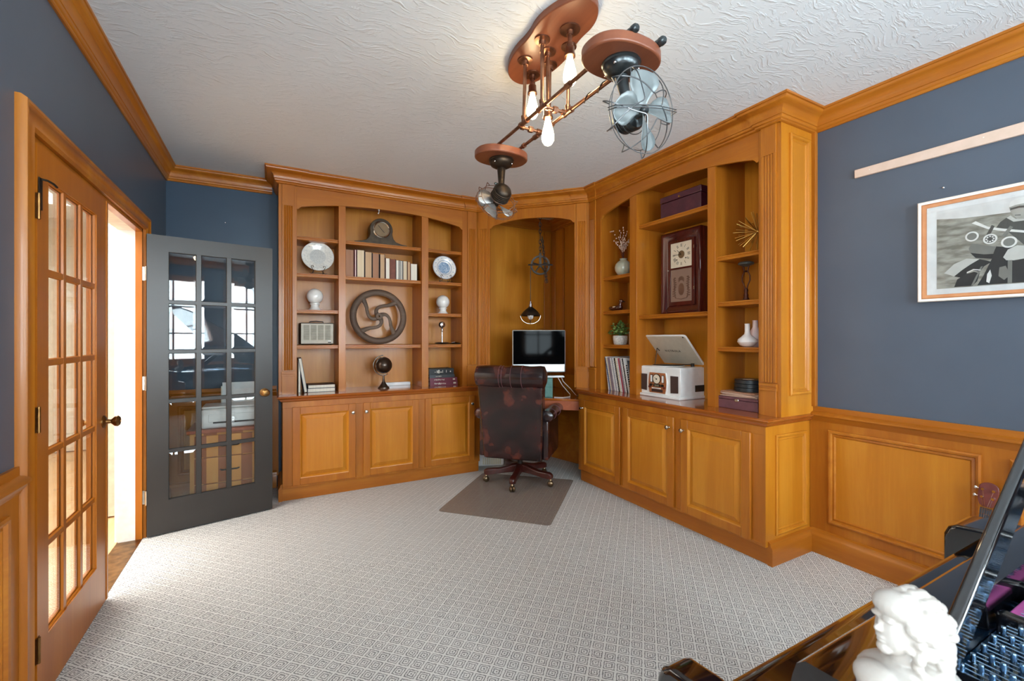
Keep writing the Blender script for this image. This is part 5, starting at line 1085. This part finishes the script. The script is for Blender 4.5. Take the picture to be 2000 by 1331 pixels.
def fan(loc, disc, facing, tilt, blade_m, body_m, wire_m, R, drop, rot0):
    """desk fan hung upside down under an oval wooden board; facing = yaw of the blown air (deg from +y toward +x)"""
    fe = bpy.data.objects.new('fan', None); COL.objects.link(fe); fe.parent = cl; fe.location = sh(*loc); fe.rotation_euler = (0, 0, radians(-facing)); 
    dx, dy = disc
    Rz = Matrix.Rotation(radians(facing), 4, 'Z')
    def L(x, y, z): v = Rz @ Vector((x - loc[0], y - loc[1], z - loc[2])); return (v.x, v.y, v.z)
    b = MB(L); ov = [(dx + .152 * (abs(cos(a)) ** .86) * (1 if cos(a) > 0 else -1), dy + .112 * (abs(sin(a)) ** .86) * (1 if sin(a) > 0 else -1)) for a in [2 * pi * i / 48 for i in range(48)]]
    b.prism(ov, ZP - .048, ZP - .0085); b.build('fan_board', 'fixture_wood', fe, bevel=.007, seg=3)
    zt = ZP - .048
    b = MB(L); b.lathe([(.001, zt), (.069, zt), (.071, zt - .006), (.066, zt - .010), (.067, zt - .018), (.058, zt - .034), (.04, zt - .044), (.026, zt - .05), (.001, zt - .05)], 36, (dx, dy, 0)); b.build('canopy', body_m, fe)
    b = MB(L); [b.ball((dx + .06 * cos(a), dy + .06 * sin(a), zt - .026), .006, 10, 8) for a in (3.6, 5.6, 2.0)]; b.build('canopy_screw', 'chrome', fe)
    M = Matrix.Rotation(radians(-tilt), 4, 'X')
    mz = Vector(M @ Vector((0, -.075, .0))); top = Vector(L(dx, dy, zt - .045))
    b = MB(); b.tube([tuple(top), tuple(top.lerp(mz, .4) + Vector((0, 0, .01))), tuple(mz + Vector((0, 0, .045)))], lambda s: .024 - .008 * s, 14); b.build('neck', body_m, fe)
    b = MB(); b.xf(M); b.lathe([(.001, -.125), (.02, -.124), (.04, -.115), (.048, -.1), (.05, -.08), (.05, -.045), (.044, -.036), (.02, -.03), (.012, -.01), (.001, -.01)], 32, axis='y')
    for k in range(5): b.lathe([(.049, -.098 + .011 * k), (.0525, -.096 + .011 * k), (.0525, -.092 + .011 * k), (.049, -.09 + .011 * k)], 32, axis='y')
    b.build('motor', body_m, fe)
    b = MB(); b.xf(M); b.cyl((.0, -.08, .045), (0, -.08, .075), .007, 8); b.cyl((-.022, -.085, .062), (.022, -.085, .062), .006, 8); b.ball((.026, -.085, .062), .008, 8, 6); b.ball((-.026, -.085, .062), .008, 8, 6); b.build('tilt_joint', 'gun_metal', fe)
    b = MB(); b.xf(M); b.lathe([(.001, .018), (.008, .018), (.014, .012), (.018, 0), (.018, -.018), (.001, -.018)], 20, axis='y'); b.build('fan_hub', body_m, fe)
    for k in range(4):
        Mk = M @ Matrix.Rotation(radians(rot0 + 90 * k), 4, 'Y') @ Matrix.Rotation(radians(0), 4, 'Z'); top_, bot = [], []
        prof = [(.010, .012), (.025, .016), (.038, .026), (.054, .042), (.074, .053), (.094, .053), (.110, .044), (.121, .028), (.126, .010)]
        b = MB(); b.xf(Mk); nu = 6; g = []
        for s, w in prof:
            tw = radians(40 - 22 * s / .126); row_ = []
            for j in range(nu + 1):
                u = w * (2 * j / nu - 1) + .008 * (s / .1); row_.append((u * cos(tw), -u * sin(tw) + .010 * (u / .04) ** 2, s * R / .135))
            g.append(row_)
        vs = [p for r_ in g for p in r_]; m_ = nu + 1; fs = [(i * m_ + j, i * m_ + j + 1, (i + 1) * m_ + j + 1, (i + 1) * m_ + j) for i in range(len(g) - 1) for j in range(nu)]
        b.add(vs, fs); o = b.build('blade', blade_m, fe); s_ = o.modifiers.new('thick', 'SOLIDIFY'); s_.thickness = .0014
    b = MB(); b.xf(M); c = lambda r, y, n=48: [(r * cos(q), y, r * sin(q)) for q in [2 * pi * i / n for i in range(n)]]
    b.tube(c(R, .0), .0019, 6, closed=True); b.tube(c(R * .86, -.035), .0016, 6, closed=True); b.tube(c(R * .45, -.05), .0016, 6, closed=True)
    for k in range(5):
        a0 = 2 * pi * k / 5 + .35; P = []
        for i in range(37):
            q_ = pi * i / 36; a = a0 - .95 * cos(q_); r = R * (.30 + .76 * cos(q_) ** 2); y = -.035 * cos(q_) ** 6 + .045 * sin(q_)
            P.append((r * cos(a), y, r * sin(a)))
        b.tube([(R * .86 * cos(a0 - .95), -.037, R * .86 * sin(a0 - .95))] + P + [(R * .86 * cos(a0 + .95), -.037, R * .86 * sin(a0 + .95))], .0021, 6)
    b.xf(M @ Matrix.Rotation(radians(10), 4, 'Y')); [b.tube([(-R * 1.05, -.01, z), (-R * .98, .02, z), (-R * .3, .040, z), (R * .3, .040, z), (R * .98, .02, z), (R * 1.05, -.01, z)], .0019, 6) for z in (-.004, .004)]
    b.build('cage', wire_m, fe)
    return fe
fan((1.135, 1.135, 2.118), (1.130, 1.240), 180, 6, 'fan_blue', 'gun_metal', 'cage_wire', .142, .2, 8)
fan((1.128, 2.262, 2.095), (1.148, 2.235), 0, 28, 'fan_grey', 'bronze_dark', 'cage_copper', .118, .2, 30)

# ---------------------------------------------------------------- grand piano
pn = thing('grand_piano', 'glossy black grand piano with open lid in the lower right corner', 'piano', (1.3, 0, 0))
ps = lambda x, y, z: (x - 1.3, y, z)
PL, PR = .615, 2.03
pf = [(.53, .60), (.53, .695), (.522, .704), (.50, .708), (.45, .712), (.425, .720), (.405, .737), (.392, .765), (.384, .80), (.378, .835), (.372, .856), (.360, .866), (.30, .868), (.296, .80), (.296, .60)]
MB(ps).prism([(y, z) for y, z in pf], PL + .06, PR - .06, axis='x').build('fallboard', 'black_lacquer', pn, ang=50)
rim_out = [(PL, .30), (PL, -.30)] + [(PL + .05 * (1 - cos(a)) * 8 * (1 - cos(a)) , -.30 - .55 * a / 1.57) for a in [i * 1.57 / 8 for i in range(1, 9)]] + [(1.45, -1.18), (1.7, -1.3), (1.9, -1.28), (PR, -1.15), (PR, .30)]
def rim():
    b = MB(ps); P = [Vector(p) for p in rim_out]; ins = []
    for i, p in enumerate(P):
        a = P[max(i - 1, 0)]; c = P[min(i + 1, len(P) - 1)]; d = (c - a).normalized(); n = Vector((-d.y, d.x)); ins.append(p + n * .055)
    rings = [[(p.x, p.y, .60), (p.x, p.y, .868), (p.x + (q.x - p.x) * .1, p.y + (q.y - p.y) * .1, .872), (q.x, q.y, .872), (q.x, q.y, .60)] for p, q in zip(P, ins)]
    b.loft(rings); return b.build('rim', 'black_lacquer', pn, ang=30), ins
rm, ins = rim()
for x0, x1 in ((PL, PL + .062), (PR - .16, PR)):
    sec = [(.585, .60), (.585, .715), (.575, .738), (.555, .750), (.50, .755), (.30, .757), (.30, .60)]
    MB(ps).prism(sec, x0, x1, axis='x').build('cheek_arm', 'black_lacquer', pn, bevel=.010, seg=3)
MB(ps).box(PL + .05, .55, .60, PR - .05, .30, .64).build('keybed', 'black_lacquer', pn)
b = MB(ps); b.box(PL + .05, .17, .60, PL + .23, .30, .868); b.build('pin_block_end', 'black_lacquer', pn, bevel=.004)
ply = [(p.x, p.y) for p in ins if p.y < .3]; ply = [(PL + .055, .295)] + ply[1:-1] + [(PR - .055, .295)]
MB(ps).prism(ply, .775, .79).build('iron_plate', 'piano_blue_glare', pn, smooth=False)
b = MB(ps); b.prism(smooth_poly([(.86, .285), (1.08, .20), (1.12, .215), (1.2, .29), (1.24, .285), (1.16, .16), (1.4, .06), (1.9, .0), (1.95, -.04), (1.4, .02), (1.05, .13), (.86, .20)], 2), .79, .803); b.build('gilded_plate_web', 'plate_gold', pn, bevel=.003)
for x0, y0, x1, y1 in ((1.17, .29, 1.06, -.9), (1.34, .30, 1.30, -1.1), (1.62, .29, 1.62, -1.2)):
    b = MB(ps); d = (Vector((x1, y1)) - Vector((x0, y0))).normalized(); n = Vector((-d.y, d.x)) * .012
    b.prism([(x0 + n.x, y0 + n.y), (x1 + n.x, y1 + n.y), (x1 - n.x, y1 - n.y), (x0 - n.x, y0 - n.y)], .79, .835); b.build('plate_strut', 'black_lacquer', pn, bevel=.006, seg=3)
b = MB(ps); b.box(1.20, .24, .81, 1.78, .285, .822); b.build('felt_strip', 'pink_felt', pn, bevel=.003)
b = MB(ps)
for i in range(84):
    x = .87 + i * .0125
    if abs(x - 1.155) < .02 or abs(x - 1.335) < .018 or abs(x - 1.62) < .018: continue
    b.cyl((x, .27, .826), (x - .05 * (x < 1.3), -.85, .822), .0011, 5)
o = b.build('strings', 'string_steel', pn); o['kind'] = 'stuff'
n = 0
proto = MB().lathe([(.001, 0), (.0045, 0), (.0045, .022), (.0038, .026), (.0038, .036), (.003, .038), (.001, .038)], 10).build('tuning_pin', 'pin_steel', pn)
for j in range(4):
    for i in range(30):
        x = .87 + i * .0225 + (j % 2) * .011; y = .265 - j * .03 - .015 * (i % 2)
        if abs(x - 1.16) < .03 or abs(x - 1.335) < .022 or n >= 96: continue
        o = proto if n == 0 else proto.copy()
        if n: COL.objects.link(o); o.parent = pn
        o.location = ps(x, y, .802); n += 1
b = MB(ps); [b.box(.90 + i * .03, .13 - .0 * i, .803, .90 + i * .03 + .02, .155, .826) for i in range(8)]; b.build('agraffes', 'agraffe', pn, bevel=.003)
b = MB(ps); [b.box(1.22 + i * .035, .205, .803, 1.22 + i * .035 + .024, .232, .828) for i in range(11)]; b.build('brass_bridge', 'agraffe', pn, bevel=.003)
# lid raised on the straight bass side, prop bar from the treble rim
lidp = [(PR, .25), (1.40, .25), (1.2, .02), (.95, -.12), (.80, -.45), (.95, -.85), (1.45, -1.2), (1.7, -1.32), (1.92, -1.3), (PR, -1.17)]
sl = .76
b = MB(ps); b.loft([[(x, y, .885 + (PR - x) * sl) for x, y in lidp], [(x, y, .905 + (PR - x) * sl) for x, y in lidp]]); b.build('lid', 'black_lacquer', pn, bevel=.003)
b = MB(ps); p, q = Vector((.845, .262, .868)), Vector((1.42, .235, 1.345)); d = (q - p).normalized(); s = d.cross(Vector((0, 1, 0))).normalized()
R_ = lambda c, w, h: [tuple(c + s * w + Vector((0, h, 0))), tuple(c + s * w - Vector((0, h, 0))), tuple(c - s * w - Vector((0, h, 0))), tuple(c - s * w + Vector((0, h, 0)))]
b.loft([R_(p, .027, .009), R_(p.lerp(q, .3), .027, .009), R_(q, .024, .009)]); b.build('lid_prop', 'black_lacquer', pn, bevel=.005, seg=3)
for x, y in ((PL + .12, .33), (PR - .12, .33), (1.75, -1.05)):
    b = MB(ps); b.lathe([(.001, .60), (.055, .60), (.055, .55), (.04, .53), (.048, .48), (.036, .2), (.03, .12), (.042, .1), (.03, .075), (.001, .075)], 20, (x, y, 0)); lg = b.build('leg', 'black_lacquer', pn)
    b = MB(ps); b.cyl((x - .012, y, .027), (x + .012, y, .027), .026, 16); b.cyl((x, y, .027), (x, y, .08), .008, 8); b.build('caster', 'brass', lg)
b = MB(ps); b.box(1.22, .10, .12, 1.25, .13, .60); b.box(1.39, .10, .12, 1.42, .13, .60); b.box(1.2, .07, .09, 1.44, .15, .13); b.build('pedal_lyre', 'black_lacquer', pn, bevel=.004)
b = MB(ps); [b.box(x - .012, .14, .075, x + .012, .23, .082) for x in (1.26, 1.32, 1.38)]; b.build('pedals', 'brass', pn, bevel=.004)
# bust on the piano
bu = thing('bust', 'small white marble bust of a long-haired man standing on the piano', 'bust', (.665, .243, .872), -28.56)
b = MB(); rr = random.Random(11)
for c, r in (((.012, 0, .118), (.034, .030, .036)), ((.028, 0, .088), (.017, .024, .034)), ((-.010, 0, .139), (.021, .025, .016)), ((-.013, 0, .109), (.0165, .019, .027)),
             ((-.0305, 0, .113), (.0055, .0036, .0045)), ((-.027, 0, .119), (.004, .003, .009)), ((-.026, .007, .126), (.005, .008, .003)), ((-.026, -.007, .126), (.005, .008, .003)), ((-.0225, 0, .090), (.0085, .009, .0075)), ((-.0275, 0, .103), (.0045, .007, .0025)), ((-.0268, 0, .0985), (.0048, .006, .0022)),
             ((.002, 0, .080), (.016, .016, .024)), ((0, 0, .044), (.042, .052, .026)), ((.036, .0, .056), (.022, .032, .013)), ((-.03, .0, .05), (.022, .03, .018)), ((-.035, -.01, .036), (.02, .03, .02)), ((0, 0, .02), (.03, .034, .02)), ((.014, 0, .068), (.03, .034, .010))):
    b.ball(c, 1, 20, 14, r)
for i in range(120):
    a, e = rr.uniform(0, 2 * pi), rr.uniform(-.9, 1.4); x = .012 + .034 * cos(e) * cos(a); y = .030 * cos(e) * sin(a); z = .116 + .037 * sin(e)
    if x < -.012 and z < .128: continue
    b.ball((x, y, z), rr.uniform(.005, .0085), 8, 6)
for i in range(50): a = rr.uniform(-1.9, 1.9); b.ball((.026 + .016 * cos(a), .024 * sin(a), rr.uniform(.062, .10)), rr.uniform(.004, .007), 8, 6)
for s in (-1, 1):
    for k in range(8): b.ball((-.002 + .003 * sin(k * 2), s * (.022 + .002 * (k % 2)), .135 - .009 * k), .0065, 8, 6)
for k in range(6): b.tube([(-.05 + .012 * k, -.03, .05), (-.02 + .012 * k, -.045, .03), (.01 + .01 * k, -.045, .05), (.04, -.02, .06)], .003, 6)
o = b.build('figure', 'marble', bu, ang=180)
m_ = o.modifiers.new('remesh', 'REMESH'); m_.mode = 'VOXEL'; m_.voxel_size = .0014; m_.use_smooth_shade = True
m2 = o.modifiers.new('smooth', 'SMOOTH'); m2.factor = .5; m2.iterations = 3
MB().lathe([(.001, 0), (.03, 0), (.03, .004), (.022, .01), (.02, .018), (.026, .024), (.001, .026)], 28).build('pedestal', 'marble', bu)
# ukulele against the wainscot
uk = thing('ukulele', 'small brown ukulele standing against the wainscot behind the piano', 'ukulele', (2.87, .80, 0), -86)
UM = Matrix.Rotation(radians(-7), 4, 'X') @ Matrix.Rotation(radians(4), 4, 'Y')
body = smooth_poly([(0, 0), (.07, .0), (.105, .05), (.1, .1), (.065, .15), (.075, .2), (.06, .25), (.02, .265), (-.02, .265), (-.06, .25), (-.075, .2), (-.065, .15), (-.1, .1), (-.105, .05), (-.07, 0)], 2)
b = MB(); b.xf(UM); b.prism(body, 0, .065, axis='y'); b.build('body', 'uke_wood', uk, bevel=.003)
b = MB(); b.xf(UM); b.lathe([(.001, -.001), (.028, -.001), (.03, .001), (.001, .001)], 24, (0, 0, .19), axis='y'); b.box(-.035, -.008, .07, .035, .0, .08); b.build('sound_hole', 'book_black', uk)
b = MB(); b.xf(UM); b.box(-.019, .0, .25, .019, .02, .545); b.build('neck', 'uke_wood', uk, bevel=.004)
b = MB(); b.xf(UM); b.box(-.0195, -.005, .2, .0195, .0, .545); fb = b.build('fretboard', 'fretboard', uk); b = MB(); b.xf(UM); [b.box(-.019, -.0065, .535 - .3 * (1 - 2 ** (-k / 9)), .019, -.0045, .5365 - .3 * (1 - 2 ** (-k / 9))) for k in range(12)]; b.box(-.02, -.0085, .542, .02, -.0, .548); b.build('frets', 'chrome', fb)
b = MB(); b.xf(UM); b.prism(smooth_poly([(-.02, .545), (.02, .545), (.034, .575), (.034, .64), (.022, .655), (0, .662), (-.022, .655), (-.034, .64), (-.034, .575)], 1), .0, .013, axis='y'); b.build('headstock', 'uke_wood', uk, bevel=.002)
for s in (-1, 1):
    for z in (.59, .626): b = MB(); b.xf(UM); b.cyl((s * .018, -.012, z), (s * .018, .004, z), .006, 12); b.cyl((s * .018, .003, z), (s * .045, .007, z), .003, 6); b.ball((s * .045, .007, z), .008, 10, 8, (1, .6, .9)); b.build('tuning_peg', 'chrome', uk)
b = MB(); b.xf(UM); [b.cyl((x, -.009, .08), (x * .8, -.0085, .548), .0007, 4) for x in (-.0135, -.0045, .0045, .0135)]; [b.cyl((x * .8, -.0085, .548), (xx, -.009, z), .0007, 4) for x, xx, z in ((-.0135, -.018, .59), (-.0045, -.018, .625), (.0045, .018, .625), (.0135, .018, .59))]; b.build('strings', 'chrome', uk)
